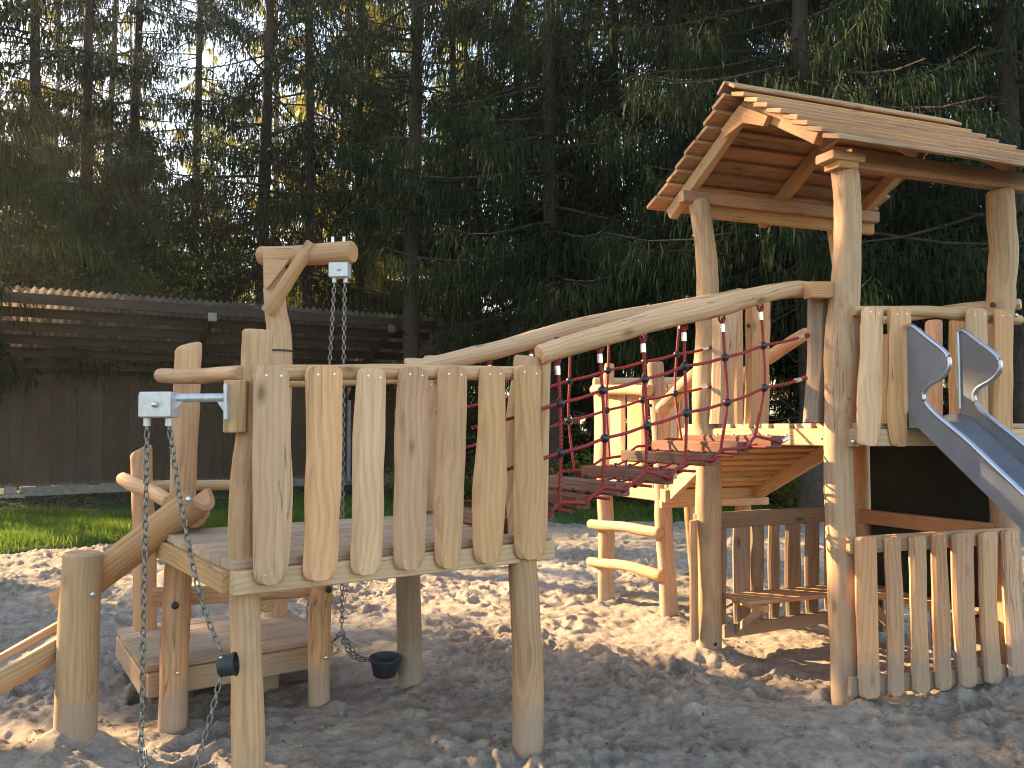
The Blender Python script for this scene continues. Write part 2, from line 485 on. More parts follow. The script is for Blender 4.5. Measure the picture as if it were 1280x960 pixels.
def disc(name, p, nrm, r, parent, material, h=.01, seg=12, dome=True):
    p = Vector(p); nrm = Vector(nrm).normalized()
    world = frame(p, nrm); m3 = world.to_3x3()
    rs = []
    for rr, z in ((r, -.004), (r, h * .45), (r * .75, h * .85), (r * .3, h)) if dome else ((r, -.004), (r, h)):
        rs.append([p + m3 @ Vector((rr * math.cos(2 * math.pi * j / seg), rr * math.sin(2 * math.pi * j / seg), z)) for j in range(seg)])
    V, Fc = rings(rs)
    return mesh_obj(name, V, Fc, material, parent, world, sharp=50)
def tube(name, pts, r, parent, material, seg=8, n=None, smoothpath=True):
    pts = [Vector(p) for p in pts]
    L = sum((pts[i + 1] - pts[i]).length for i in range(len(pts) - 1))
    n = n or max(len(pts), int(L / .04) + 2)
    c = spline(pts, n) if smoothpath else pts
    rs = []
    for i in range(len(c)):
        d = (c[min(i + 1, len(c) - 1)] - c[max(i - 1, 0)]).normalized()
        ref = Vector((0, 0, 1)) if abs(d.z) < .9 else Vector((0, 1, 0))
        x = ref.cross(d).normalized(); y = d.cross(x)
        rs.append([c[i] + (x * math.cos(2 * math.pi * j / seg) + y * math.sin(2 * math.pi * j / seg)) * r for j in range(seg)])
    V, Fc = rings(rs)
    return mesh_obj(name, V, Fc, material, parent, frame(pts[0], pts[len(pts) // 2] - pts[0]), sharp=60)
def ball(name, p, r, parent, material, seg=12):
    rs = []
    p = Vector(p)
    for i in range(1, 8):
        a = math.pi * i / 8
        rs.append([p + Vector((math.sin(a) * r * math.cos(2 * math.pi * j / seg), math.sin(a) * r * math.sin(2 * math.pi * j / seg), -math.cos(a) * r)) for j in range(seg)])
    V, Fc = rings(rs)
    return mesh_obj(name, V, Fc, material, parent, Matrix.Translation(p), sharp=80)
def chain(name, pts, parent, link_len=.034, wire=.0032, wid=.011):
    """row of interlocked oval links hanging along pts"""
    pts = [Vector(p) for p in pts]
    L = sum((pts[i + 1] - pts[i]).length for i in range(len(pts) - 1))
    dense = spline(pts, max(20, int(L / .01)))
    cum = [0]
    for i in range(1, len(dense)): cum.append(cum[-1] + (dense[i] - dense[i - 1]).length)
    pitch = link_len - 2.3 * wire
    nl = int(cum[-1] / pitch)
    V, Fc = [], []
    k = 0
    for q in range(nl):
        s = (q + .5) * pitch
        while k < len(cum) - 2 and cum[k + 1] < s: k += 1
        t = (s - cum[k]) / max(1e-6, cum[k + 1] - cum[k])
        p = dense[k].lerp(dense[k + 1], t); d = (dense[k + 1] - dense[k]).normalized()
        ref = Vector((0, 0, 1)) if abs(d.z) < .8 else Vector((.9, .42, 0))
        x = ref.cross(d).normalized(); y = d.cross(x)
        ang = (q % 2) * math.pi / 2 + .5
        a1 = x * math.cos(ang) + y * math.sin(ang); b1 = d.cross(a1)
        n1, n2 = 10, 5; base = len(V); hl = link_len / 2 - wid
        for i in range(n1):
            a = 2 * math.pi * i / n1
            ca, sa = math.cos(a), math.sin(a)
            cpt = p + a1 * ca * (wid - wire) + d * (sa * (wid - wire) + (hl + wire * .5) * (1 if sa > 0 else -1))
            o = (a1 * ca + d * sa)
            for j in range(n2):
                b = 2 * math.pi * j / n2
                V.append(cpt + (o * math.cos(b) + b1 * math.sin(b)) * wire)
        for i in range(n1):
            for j in range(n2):
                Fc.append((base + i * n2 + j, base + i * n2 + (j + 1) % n2, base + ((i + 1) % n1) * n2 + (j + 1) % n2, base + ((i + 1) % n1) * n2 + j))
    return mesh_obj(name, V, Fc, M['zinc'], parent, frame(pts[0], pts[-1] - pts[0]), sharp=80)
def plate(name, outline, nrm, thick, parent, material, ch=0.0):
    """flat polygon (3D points) extruded by thick along nrm"""
    nrm = Vector(nrm).normalized(); pts = [Vector(p) for p in outline]
    n_ = len(pts)
    cen = sum(pts, Vector()) / n_
    def rg(z, s): return [cen + (p - cen) * s + nrm * z for p in pts]
    if ch: rs = [rg(0, 1), rg(thick - ch, 1), rg(thick, 1 - ch * 2)]
    else: rs = [rg(0, 1), rg(thick, 1)]
    V, Fc = rings(rs)
    return mesh_obj(name, V, Fc, material, parent, frame(pts[0], pts[1] - pts[0], nrm), sharp=25)
def np_mesh(name, V, Fq, material, parent=None, world=None, smooth=False, link_it=True):
    """V (n,3) float array, Fq (m,3 or 4) int array"""
    me = bpy.data.meshes.new(name)
    V = np.asarray(V, dtype=np.float32); Fq = np.asarray(Fq, dtype=np.int32)
    k = Fq.shape[1]
    me.vertices.add(len(V)); me.vertices.foreach_set('co', V.ravel())
    me.loops.add(Fq.size); me.loops.foreach_set('vertex_index', Fq.ravel())
    me.polygons.add(len(Fq))
    me.polygons.foreach_set('loop_start', np.arange(0, Fq.size, k, dtype=np.int32))
    me.polygons.foreach_set('loop_total', np.full(len(Fq), k, dtype=np.int32))
    me.update(calc_edges=True)
    if smooth: me.shade_smooth()
    me.materials.append(material)
    o = bpy.data.objects.new(name, me)
    if link_it: link(o, parent, world)
    return o

# ---------------------------------------------------------------- key positions (metres; x right, y away from the viewer)
A_ = Vector((-1.02, 3.39, 0)); B_ = Vector((.06, 4.09, 0)); C_ = Vector((-.575, 5.05, 0)); E_ = Vector((-1.69, 4.38, 0)); D_ = Vector((-1.035, 4.755, 0))
F_ = Vector((-2.19, 5.23, 0)); CR = Vector((-1.54, 5.63, 0)); I_ = Vector((-2.03, 4.12, 0))
DK = [Vector((-1.05, 3.27, 0)), Vector((.19, 4.19, 0)), Vector((-.47, 5.13, 0)), Vector((-1.72, 4.26, 0))]
P1 = Vector((1.30, 5.86, 0)); P2 = Vector((1.84, 4.90, 0)); P3 = Vector((3.03, 5.40, 0)); P4 = Vector((2.57, 6.40, 0))
L1 = Vector((.84, 7.78, 0)); L2 = Vector((1.23, 6.95, 0)); L4 = Vector((1.91, 7.25, 0)); L3 = Vector((1.665, 8.12, 0))

# ---------------------------------------------------------------- ground
rng = np.random.default_rng(5)
def vnoise(X, Y, scale, seed):
    g = np.random.default_rng(seed).random((256, 256))
    x = X / scale + 1000; y = Y / scale + 1000
    xi = np.floor(x).astype(int); yi = np.floor(y).astype(int)
    fx = x - xi; fy = y - yi
    fx = fx * fx * (3 - 2 * fx); fy = fy * fy * (3 - 2 * fy)
    a = g[xi % 256, yi % 256]; b = g[(xi + 1) % 256, yi % 256]; c = g[xi % 256, (yi + 1) % 256]; d = g[(xi + 1) % 256, (yi + 1) % 256]
    return (a * (1 - fx) + b * fx) * (1 - fy) + (c * (1 - fx) + d * fx) * fy - .5
def edgeY(X):
    return np.interp(X, [-20, -8, -6.2, -5.2, -4, -1, 2, 6, 20], [7.6, 8.6, 10.0, 11.4, 12.6, 13.6, 14.0, 14.3, 15.5])
def grid(nu, nv, fx, smooth=True):
    u, v = np.meshgrid(np.linspace(0, 1, nu), np.linspace(0, 1, nv))
    X, Y, Z = fx(u, v)
    V = np.stack([X, Y, Z], -1).reshape(-1, 3)
    i = np.arange(nv - 1)[:, None] * nu + np.arange(nu - 1)[None, :]
    Q = np.stack([i, i + 1, i + 1 + nu, i + nu], -1).reshape(-1, 4)
    return V, Q
foot = [(rng.uniform(-5, 5.5), rng.uniform(2.4, 13), rng.uniform(0, math.pi), rng.uniform(.8, 1.7)) for _ in range(520)]
def sandz(X, Y):
    wx = X + .22 * vnoise(X, Y, .35, 21); wy = Y + .22 * vnoise(X, Y, .35, 22)
    z = .07 * vnoise(X, Y, 1.6, 1) + .055 * vnoise(wx, wy, .5, 2)
    r = 1 - np.abs(vnoise(wx, wy, .21, 3)) * 3.2
    z += .022 * r * (vnoise(X, Y, 1.1, 9) + .75)
    lump = np.clip(vnoise(X, Y, .9, 14) * 2.2 + .8, .45, 1.4)
    z += lump * (.034 * vnoise(wx, wy, .12, 4) - .045 * np.abs(vnoise(wx, Y, .09, 5)) + .034 * vnoise(wx, Y, .05, 7) + .026 * vnoise(X, Y, .026, 6))
    z += lump * .03 * np.clip(vnoise(X, Y, .075, 15) * 3 - .8, 0, 1)
    for fx_, fy_, a, s in foot:
        dx = X - fx_; dy = Y - fy_
        m_ = (np.abs(dx) < .35) & (np.abs(dy) < .35)
        if not m_.any(): continue
        p = (dx[m_] * math.cos(a) + dy[m_] * math.sin(a)) / .13; q = (-dx[m_] * math.sin(a) + dy[m_] * math.cos(a)) / .06
        rr = p * p + q * q
        z[m_] += s * (-.032 / (1 + np.exp((np.sqrt(rr) - 1.0) * 9)) + .014 * np.exp(-(np.sqrt(rr) - 1.35) ** 2 * 9))
    for p in (A_, B_, C_, D_, E_, F_, CR, I_, P1, P2, P3, P4, L1, L2, L3, L4):
        d2 = (X - p.x) ** 2 + (Y - p.y) ** 2
        z += .045 * np.exp(-d2 / .03) * (.8 + vnoise(X, Y, .08, 17))
    # dip under the slide and low heap in the bottom left corner
    z += .06 * np.exp(-((X + 2.2) ** 2 + (Y - 3.95) ** 2) / .12)
    z -= .008
    e = Y - edgeY(X) + .5 * vnoise(X, Y, .6, 31)
    return z - np.clip(e * .25, 0, .25)
def fsand(u, v):
    Y = 2.2 * (16.5 / 2.2) ** v
    X = (u * 2 - 1) * (Y * .78 + 1.2)
    return X, Y, sandz(X, Y)
V, Q = grid(760, 460, fsand)
o = np_mesh('sand', V, Q, M['sand'], smooth=True); o['kind'] = 'structure'
def fl(u, v):
    X = -26 + 52 * u; Y = 6 + 22 * v
    e = Y - edgeY(X)
    Z = .02 * vnoise(X, Y, .8, 41) + .05 * vnoise(X, Y, 3, 42) - .02 - np.clip(.35 - e * .5, 0, .4)
    return X, Y, Z
V, Q = grid(220, 110, fl)
o = np_mesh('lawn', V, Q, M['lawn'], smooth=True); o['kind'] = 'structure'
def ff(u, v):
    X = -300 + 600 * u; Y = -200 + 600 * v
    return X, Y, -.12 + 0 * X
V, Q = grid(60, 60, ff)
o = np_mesh('forest_floor', V, Q, M['floor'], smooth=True); o['kind'] = 'structure'

# ---------------------------------------------------------------- climbing platform (left)
T = thing('climbing_platform', 'low climbing platform with seven waney boards across its front and a step deck behind', 'platform', (-.8, 4.2, 0))
def zpx(P, y): return PY(640 + F * P.x / P.y, y, P.y).z
log('post', [A_ + Vector((.005, 0, -.3)), A_ + Vector((.0, 0, .45)), A_ + Vector((-.03, .0, 1.15)), A_ + Vector((.0, 0, 1.5)), A_ + Vector((.02, 0, 1.885))], [.066, .062, .052, .058, .058], T)
log('post', [B_ + Vector((0, 0, -.3)), B_ + Vector((.01, 0, .35)), B_ + Vector((-.01, .02, .85)), B_ + Vector((-.03, .12, 1.2)), B_ + Vector((-.02, .13, 1.5)), B_ + Vector((.02, .12, 1.85))], [.071, .074, .066, .066, .068, .07], T)
log('post', [C_ + Vector((0, 0, -.3)), C_ + Vector((-.03, 0, .8)), C_ + Vector((-.02, 0, 1.1))], [.075, .068, .066], T, M['grey'])
log('post', [D_ + Vector((0, 0, -.3)), D_ + Vector((-.01, 0, .5)), D_ + Vector((.015, 0, .88))], [.058, .062, .058], T)
log('post', [E_ + Vector((0, 0, -.3)), E_ + Vector((.0, 0, .5)), E_ + Vector((.02, 0, 1.1)), E_ + Vector((.04, 0, 1.6)), E_ + Vector((.045, 0, 1.92))], [.07, .068, .062, .066, .064], T, slant=.02)
log('post', [F_ + Vector((0, 0, -.3)), F_ + Vector((-.01, 0, .6)), F_ + Vector((-.05, 0, 1.37))], [.075, .066, .06], T, slant=.03)
gpost = Vector((-1.44, 5.15, 0))
log('post', [gpost + Vector((0, 0, -.3)), gpost + Vector((0, 0, .20))], [.08, .078], T)
# short posts behind, at the bridge side of the back edge
for px, yt, Yd, r, lo in ((515, 448, 5.18, .05, .95), (540, 445, 5.24, .052, .95)):
    p = PY(px, yt, Yd); log('post', [(p.x, Yd, lo), (p.x, Yd, p.z)], r, T, wob=.004)
# main deck: frame beams and planks running along the long side
dz = 1.0
def ins(k, f):   # point inside the deck quad at u,v
    u, v = f
    a = DK[0].lerp(DK[1], u); b = DK[3].lerp(DK[2], u)
    return a.lerp(b, v)
for k in range(8):
    v0 = (k + .5) / 8
    a = ins(0, (0, v0)); b = ins(0, (1, v0)); d = (b - a).normalized()
    zz = dz - .018 + random.uniform(-.002, .002)
    prism('deck_plank', a - d * (.0 + random.uniform(0, .012)) + Vector((0, 0, zz)), b + d * random.uniform(0, .012) + Vector((0, 0, zz)), 1.13 / 8 - .007, .036, T, M['deck'], wav=.002, n=6)
for (a, b) in ((DK[0], DK[1]), (DK[3], DK[2])):
    prism('deck_beam', a + Vector((0, 0, .918)), b + Vector((0, 0, .918)), .055, .09, T, M['wood'], n=4, wav=.002)
ua = (DK[3] - DK[0]).normalized() * .032
for (a, b) in ((DK[0], DK[3]), (DK[1], DK[2])):
    prism('deck_beam', a + ua + Vector((0, 0, .918)), b - ua + Vector((0, 0, .918)), .055, .088, T, M['wood'], n=4, wav=.002)
# front rail and boards
fa, fb = DK[0], DK[1]
r0 = PL(318, 466, fa, fb, -.0); r1 = PL(672, 467, fa, fb, -.0)
rail = log('rail', [r0, PL(500, 465, fa, fb), r1], [.031, .034, .032], T, wob=.006)
FS = [[(457, 316, 360), (560, 314, 361), (650, 314, 364), (729, 315, 357)],
      [(457, 379, 427), (560, 381, 426), (640, 379, 423), (724, 377, 420)],
      [(460, 445, 481), (540, 440, 479), (620, 438, 478), (717, 436, 475)],
      [(459, 497, 533), (560, 492, 533), (640, 491, 531), (711, 490, 528)],
      [(458, 545, 582), (540, 545, 581), (620, 541, 577), (709, 543, 573)],
      [(458, 598, 629), (540, 596, 630), (620, 589, 630), (703, 591, 624)],
      [(457, 640, 675), (560, 642, 674), (640, 640, 680), (698, 643, 681)]]
for i, rows in enumerate(FS):
    slat('fence_board', fa, fb, rows, T, off=.032, thick=.034, round_top=.035, round_bot=.055)
# back rail
log('rail', [PL(300, 478, DK[3], DK[2], -.03), PL(430, 476, DK[3], DK[2], -.03), PL(552, 472, DK[3], DK[2], -.03)], [.03, .03, .028], T, wob=.006)
prow = [(474, 524, 541), (560, 526, 545), (638, 524, 544)]
slat('fence_board', DK[3], DK[2], prow, T, off=-.02, thick=.03, round_top=.03, round_bot=.02)
# side rail on the left between the tall posts
sr = log('rail', [PY(201, 469, 4.26), PY(250, 470, 3.8), PY(301, 466, 3.34)], [.036, .035, .030], T, wob=.008)
# rails of the lower deck
log('rail', [PY(153, 598, 5.1), PY(178, 610, 4.75), PY(211, 627, 4.32)], [.036, .042, .036], T)
log('rail', [PY(186, 608, 5.2), PY(240, 607, 5.25), PY(330, 605, 5.45)], [.034, .032, .032], T)
lg = log('rail', [PY(191, 746, 4.5), PY(300, 742, 4.65), PY(352, 738, 4.78), PY(408, 733, 4.86)], [.05, .046, .046, .044], T)
# log stub lying on the deck corner, cut face towards the viewer
log('log_stub', [PY(243, 646, 4.16), PY(248, 640, 4.5)], [.058, .058], T, wob=0)
log('log_stub', [PY(333, 755, 4.95), PY(330, 752, 5.35)], [.045, .045], T, wob=0)
# lower deck
LD = [Vector((-1.84, 4.42, 0)), Vector((-1.04, 5.04, 0)), Vector((-1.55, 5.87, 0)), Vector((-2.35, 5.25, 0))]
for k in range(6):
    v0 = (k + .5) / 6
    a = LD[0].lerp(LD[3], v0); b = LD[1].lerp(LD[2], v0); d = (b - a).normalized()
    zz = .285 + random.uniform(-.002, .002)
    prism('deck_plank', a - d * random.uniform(.0, .02) + Vector((0, 0, zz)), b + d * random.uniform(0, .015) + Vector((0, 0, zz)), .155, .034, T, M['deck'], wav=.002, n=6)
for (a, b, s) in ((LD[0], LD[1], 0), (LD[3], LD[2], 0), (LD[0], LD[3], .03), (LD[1], LD[2], .03)):
    d = (b - a).normalized() * s
    prism('deck_beam', a + d + Vector((0, 0, .205)), b - d + Vector((0, 0, .205)), .05, .12 - s * .1, T, M['wood'], n=4, wav=.002)
# plugs and bolts
def fr(P, px, py, r, nrm=None, off=.0):
    """point on the visible face of a round post of radius r at pixel px,py"""
    d = ray(px, py); d2 = Vector((d.x, d.y)).normalized()
    p = PY(px, py, P.y)
    lat = abs(Vector((p.x - P.x, 0)).x) * abs(d2.y)
    back = math.sqrt(max(0, r * r - min(lat, r * .95) ** 2)) + off
    q = PY(px, py, P.y - back * d2.y)
    nn = Vector((q.x - P.x, q.y - P.y, 0)).normalized()
    return q, nn
for P, px, py, r, mt, rr in ((E_, 219, 757, .068, 'plug', .018), (D_, 411, 737, .06, 'plug', .018), (E_, 222, 841, .07, 'bolt', .011), (D_, 407, 822, .06, 'bolt', .012)):
    q, nn = fr(P, px, py, r, off=.002); disc('bolt' if mt == 'bolt' else 'bolt_cap', q, nn, rr, T, M[mt], h=.008)

# bracket arm with bucket chain on the left
K = thing('bucket_arm', 'galvanised bracket arm with pulley box and hanging chain loop bolted to the front left post', 'chain hoist', (-1.34, 3.3, 0))
ab = Vector((-1.06, 3.36, 0))
bl0 = PY(294, 508, 3.31)
prism('mounting_block', bl0 + Vector((0, .02, -.1)), bl0 + Vector((0, .02, .1)), .085, .09, K, M['wood'], up=(0, -1, 0), ch=.018, wav=.003, n=4)
a = PY(285, 497, 3.28); b = PY(206, 498, 3.22)
tube('arm_tube', [a, b], .0165, K, M['galv'], seg=14, n=3)
plate('gusset', [PY(281, 502, 3.27), PY(286, 502, 3.27), PY(286, 524, 3.27), PY(281, 516, 3.27), PY(272, 502, 3.27)], (0, -1, 0), .006, K, M['galv'])
plate('gusset', [PY(220, 502, 3.225), PY(229, 502, 3.225), PY(220, 512, 3.225)], (0, -1, 0), .006, K, M['galv'])
prism('foot_plate', PY(284, 480, 3.275), PY(284, 525, 3.275), .012, .05, K, M['galv'], up=(0, -1, 0), ch=.001)
bx0 = PY(199, 506, 3.22)
hx = .062
def box(name, c, sx, sy, sz, rot, parent, material, ch=.004):
    d = Vector((math.cos(rot), math.sin(rot), 0))
    return prism(name, Vector(c) - d * sx / 2, Vector(c) + d * sx / 2, sy, sz, parent, material, ch=ch)
bx = box('pulley_box', bx0, .124, .075, .095, R(-6), K, M['galv'])
disc('bolt', bx0 + Vector((-.0, -.040, .0)), (0, -1, 0), .012, bx, M['bolt'], h=.012, seg=6)
for px in (184, 211):
    q = PY(px, 525, 3.22)
    tube('chain_guide', [q + Vector((0, 0, .01)), q + Vector((0, 0, -.022))], .0135, bx, M['galv'], seg=12, n=3)
chain('chain', [PY(184, 530, 3.22), PY(181, 700, 3.22), PY(178, 860, 3.22), PY(177, 960, 3.2), PY(186, 1040, 3.15)], K, link_len=.036, wid=.0125, wire=.0036)
chain('chain', [PY(211, 530, 3.22), PY(228, 640, 3.22), PY(252, 750, 3.22), PY(278, 818, 3.22)], K, link_len=.036, wid=.0125, wire=.0036)
chain('chain', [PY(276, 846, 3.22), PY(262, 900, 3.2), PY(243, 965, 3.18), PY(225, 1040, 3.12), PY(196, 1052, 3.1), PY(183, 960, 3.14), PY(181, 935, 3.18)], K, link_len=.036, wid=.0125, wire=.0036)

def bucket(root, c, r_top, h, axis, name='pail', r_bot=.75):
    axis = Vector(axis).normalized(); fm = frame(c, axis); m3 = fm.to_3x3(); c = Vector(c)
    prof = [(r_top * r_bot * .9, 0), (r_top * r_bot, .006), (r_top * .97, h * .9), (r_top * 1.06, h * .9), (r_top * 1.06, h), (r_top * .93, h), (r_top * r_bot * .9, .02)]
    rs = [[c + m3 @ Vector((q * math.cos(2 * math.pi * j / 20), q * math.sin(2 * math.pi * j / 20), z)) for j in range(20)] for q, z in prof]
    V, Fc = rings(rs)
    return mesh_obj(name, V, Fc, M['rubber'], root, fm, sharp=40)
bk = thing('rubber_bucket', 'small black rubber bucket hanging on its side against the front left post', 'bucket', PY(286, 832, 3.24))
bucket(bk, PY(274, 833, 3.22), .041, .062, (1, .05, .15), r_bot=.95)
disc('handle_lug', PY(276, 822, 3.18), (0, -1, .3), .006, bk, M['bolt'])

# ---------------------------------------------------------------- gallows hoist
H = thing('gallows_hoist', 'tall wooden gallows post with short beam, diagonal brace and galvanised pulley box above two chains', 'hoist', CR)
log('post', [CR + Vector((.02, 0, .02)), CR + Vector((.01, 0, 1.0)), CR + Vector((.02, 0, 1.9)), CR + Vector((-.01, 0, 2.3)), CR + Vector((-.02, 0, 2.66))], [.08, .078, .088, .07, .074], H)
gb0 = PY(325, 320, 5.66); gb1 = PY(442, 315, 5.46)
log('beam', [gb0, gb0.lerp(gb1, .5) + Vector((0, 0, .0)), gb1], [.062, .066, .072], H, wob=.008)
br0 = PY(334, 391, 5.52); br1 = PY(391, 304, 5.50)
log('brace', [br0, br1], [.047, .043], H, wob=.006)
tp = [PY(330, 311, 5.56), PY(372, 311, 5.56), PY(372, 314, 5.56), PY(335, 362, 5.56), PY(331, 360, 5.56)]
plate('gusset_board', tp, (0, -1, 0), .03, H, M['slat'], ch=.006)
pb = PY(425, 338, 5.47)
pbx = box('pulley_box', pb, .125, .08, .095, R(-8), H, M['galv'])
disc('bolt', pb + Vector((0, -.043, 0)), (0, -1, 0), .011, pbx, M['bolt'], h=.012, seg=6)
for px in (418, 432):
    q = PY(px, 349, 5.47)
    tube('chain_guide', [q + Vector((0, 0, .01)), q + Vector((0, 0, -.022))], .014, pbx, M['galv'], seg=12, n=3)
    q = PY(px - 2, 300, 5.5)
    tube('bolt', [q + Vector((0, 0, -.03)), q + Vector((0, 0, .02))], .010, H, M['bolt'], seg=8, n=3)
band = [Vector((CR.x + .015, CR.y, zpx(CR, 439) + s)) for s in (-.006, .006)]
tube('strap', band, .094, H, M['plug'], seg=16, n=2)
chain('chain', [PY(418, 354, 5.47), PY(413, 440, 5.46), PY(404, 560, 5.4), PY(392, 700, 5.3), PY(385, 768, 5.25), PY(395, 800, 5.2), PY(418, 799, 5.18), PY(427, 788, 5.15)], H, link_len=.040, wid=.0145, wire=.0040)
chain('chain', [PY(431, 354, 5.47), PY(429, 500, 5.4), PY(428, 650, 5.25), PY(427, 788, 5.15)], H, link_len=.040, wid=.0145, wire=.0040)
chain('chain', [PY(427, 788, 5.15), PY(438, 808, 5.1), PY(449, 821, 5.05), PY(463, 824, 5.0)], H, link_len=.040, wid=.0145, wire=.0040)
chain('chain', [PY(427, 788, 5.12), PY(431, 806, 5.05), PY(445, 823, 5.0), PY(470, 826, 4.93)], H, link_len=.040, wid=.0145, wire=.0040)
bk = thing('rubber_bucket', 'black rubber bucket hanging just above the sand between two platform legs', 'bucket', PY(481, 846, 4.95))
bucket(bk, PY(481, 844, 4.95), .087, .105, (0.02, -.10, 1), r_bot=.74)

# ---------------------------------------------------------------- sand chutes and their post
Ip = thing('sawn_post', 'thick pale sawn post with a bolt and grey smears standing alone at the bottom left', 'post', I_)
po = log('shaft', [I_ + Vector((-.02, 0, -.25)), I_ + Vector((-.01, 0, .4)), I_ + Vector((.0, 0, .915))], [.098, .094, .088], Ip, wob=.006, rough=.025, seg=18)
q, nn = fr(I_, 117, 743, .092, off=.002); disc('bolt', q, nn, .014, Ip, M['bolt'], h=.008)
def chute(name, label, p0, p1, ro, ri, depth, flat):
    T_ = thing(name, label, 'chute', p1)
    p0 = Vector(p0); p1 = Vector(p1); d = (p1 - p0).normalized()
    up = (Vector((0, 0, 1)) - d * d.z).normalized(); sd_ = d.cross(up)
    prof = []
    for k in range(11):
        a = math.pi * (1 + k / 10); prof.append((ro * math.cos(a), ro * math.sin(a) * depth + ro * .1))
    prof = [(-ro, ro * .35)] + prof + [(ro, ro * .35), (ri, ro * .35)]
    for k in range(10, -1, -1):
        a = math.pi * (1 + k / 10); prof.append((ri * math.cos(a), ri * math.sin(a) * depth + ro * .1))
    prof.append((-ri, ro * .35))
    rs = []
    n = 12
    for i in range(n + 1):
        t = i / n; c = p0.lerp(p1, t)
        s = .985 if i in (0, n) else 1 + .02 * mn.noise(Vector((t * 4, 3, 1)))
        rs.append([c + sd_ * x * s + up * y * s for x, y in prof])
    k = len(prof); V, Fc = rings(rs, cap=False)
    m_ = (k // 2)
    for base, rev in ((0, 1), (n * k, 0)):       # end caps as a strip between outer and inner profile
        for j in range(m_ - 1):
            f = (base + j, base + j + 1, base + k - 2 - j, base + k - 1 - j)
            Fc.append(tuple(reversed(f)) if rev else f)
    mesh_obj('trough', V, Fc, M['wood'], T_, frame(p0, d, sd_), sharp=30)
    return T_, p0, p1, d, up, sd_
c1, *_ = chute('sand_chute', 'hollowed half log chute running from the platform corner down behind the sawn post', PY(250, 619, 4.10), PY(84, 747, 4.32), .100, .068, .95, False)
q = PY(236, 624, 3.99); disc('bolt', q, (-.1, -1, .1), .014, c1, M['bolt'], h=.01)
c2, p0, p1, d, up, sd_ = chute('sand_chute', 'sand filled lower trough sloping out of view at the left edge beside the sawn post', PY(98, 783, 4.27), PY(-120, 908, 3.75), .112, .086, .95, True)
# sand lying in the lower trough
Vv, Ff = [], []
for i in range(40):
    t = i / 39
    for j in range(9):
        s = (j / 8 * 2 - 1)
        p = p0.lerp(p1, t) + sd_ * s * .08 + up * (.006 + .018 * mn.noise(Vector((t * 14, s * 2, 3))) + .006 * mn.noise(Vector((t * 50, s * 6, 3))))
        Vv.append(p)
for i in range(39):
    for j in range(8):
        a = i * 9 + j; Ff.append((a, a + 1, a + 10, a + 9))
o = mesh_obj('sand_fill', Vv, Ff, M['sand'], c2, Matrix.Translation(p0)); o['kind'] = 'stuff'

# ---------------------------------------------------------------- net bridge
NB = thing('net_bridge', 'sloping net bridge of red rope with dark wooden treads between the platform and the tower', 'rope bridge', (.7, 5, 0))
fA, fB = (.06, 4.13), (1.76, 4.98)
bA, bB = (-.56, 5.12), (1.42, 5.80)
fbm = [(674, 444), (700, 435), (755, 419), (806, 405), (856, 394), (890, 387), (925, 377), (960, 367), (990, 362), (1012, 362)]
beamf = log('handrail_log', [PL(x, y, fA, fB) for x, y in fbm], [.050, .050, .055, .060, .062, .055, .054, .052, .050, .048], NB, wob=.012, rough=.07)
bbm = [(508, 461), (540, 456), (590, 445), (615, 439), (667, 424), (715, 411), (777, 397), (840, 386), (890, 377), (928, 367)]
beamb = log('handrail_log', [PL(x, y, bA, bB) for x, y in bbm], [.045, .05, .055, .055, .056, .056, .055, .052, .05, .045], NB, wob=.012, rough=.07)
for x, y in ((696, 421), (747, 407), (797, 395), (852, 381), (903, 370), (955, 357)):
    p = PL(x, y + 2, fA, fB); disc('bolt_cap', p, (0, -.25, 1), .014, beamf, M['plug'], h=.008)
for x, y in ((613, 429), (667, 413), (742, 393), (812, 379), (860, 369)):
    p = PL(x, y + 2, bA, bB); disc('bolt_cap', p, (0, -.25, 1), .014, beamb, M['plug'], h=.008)
prism('bridge_block', PL(1009, 363, (1.7, 4.86), (2.0, 4.98)), PL(1047, 363, (1.7, 4.86), (2.0, 4.98)), .07, .092, NB, M['slat'], wav=.002)
slat('bridge_post', fA, fB, [(376, 1009, 1037), (450, 1008, 1036), (528, 1003, 1034)], NB, M['grey'], thick=.09, off=-.05, round_top=0, round_bot=0, screws=False)
slat('bridge_post', (1.25, 5.75), (1.75, 5.95), [(372, 888, 916), (450, 887, 914), (530, 885, 912)], NB, M['wood'], thick=.09, off=.0, round_top=.02, round_bot=0, screws=False)
log('bridge_post', [(PL(683, 640, fA, fB)).xy.to_3d() + Vector((-.03, .03, .9)), PL(681, 444, fA, fB, -.03)], [.03, .032], NB, wob=.004)
RR = .0085
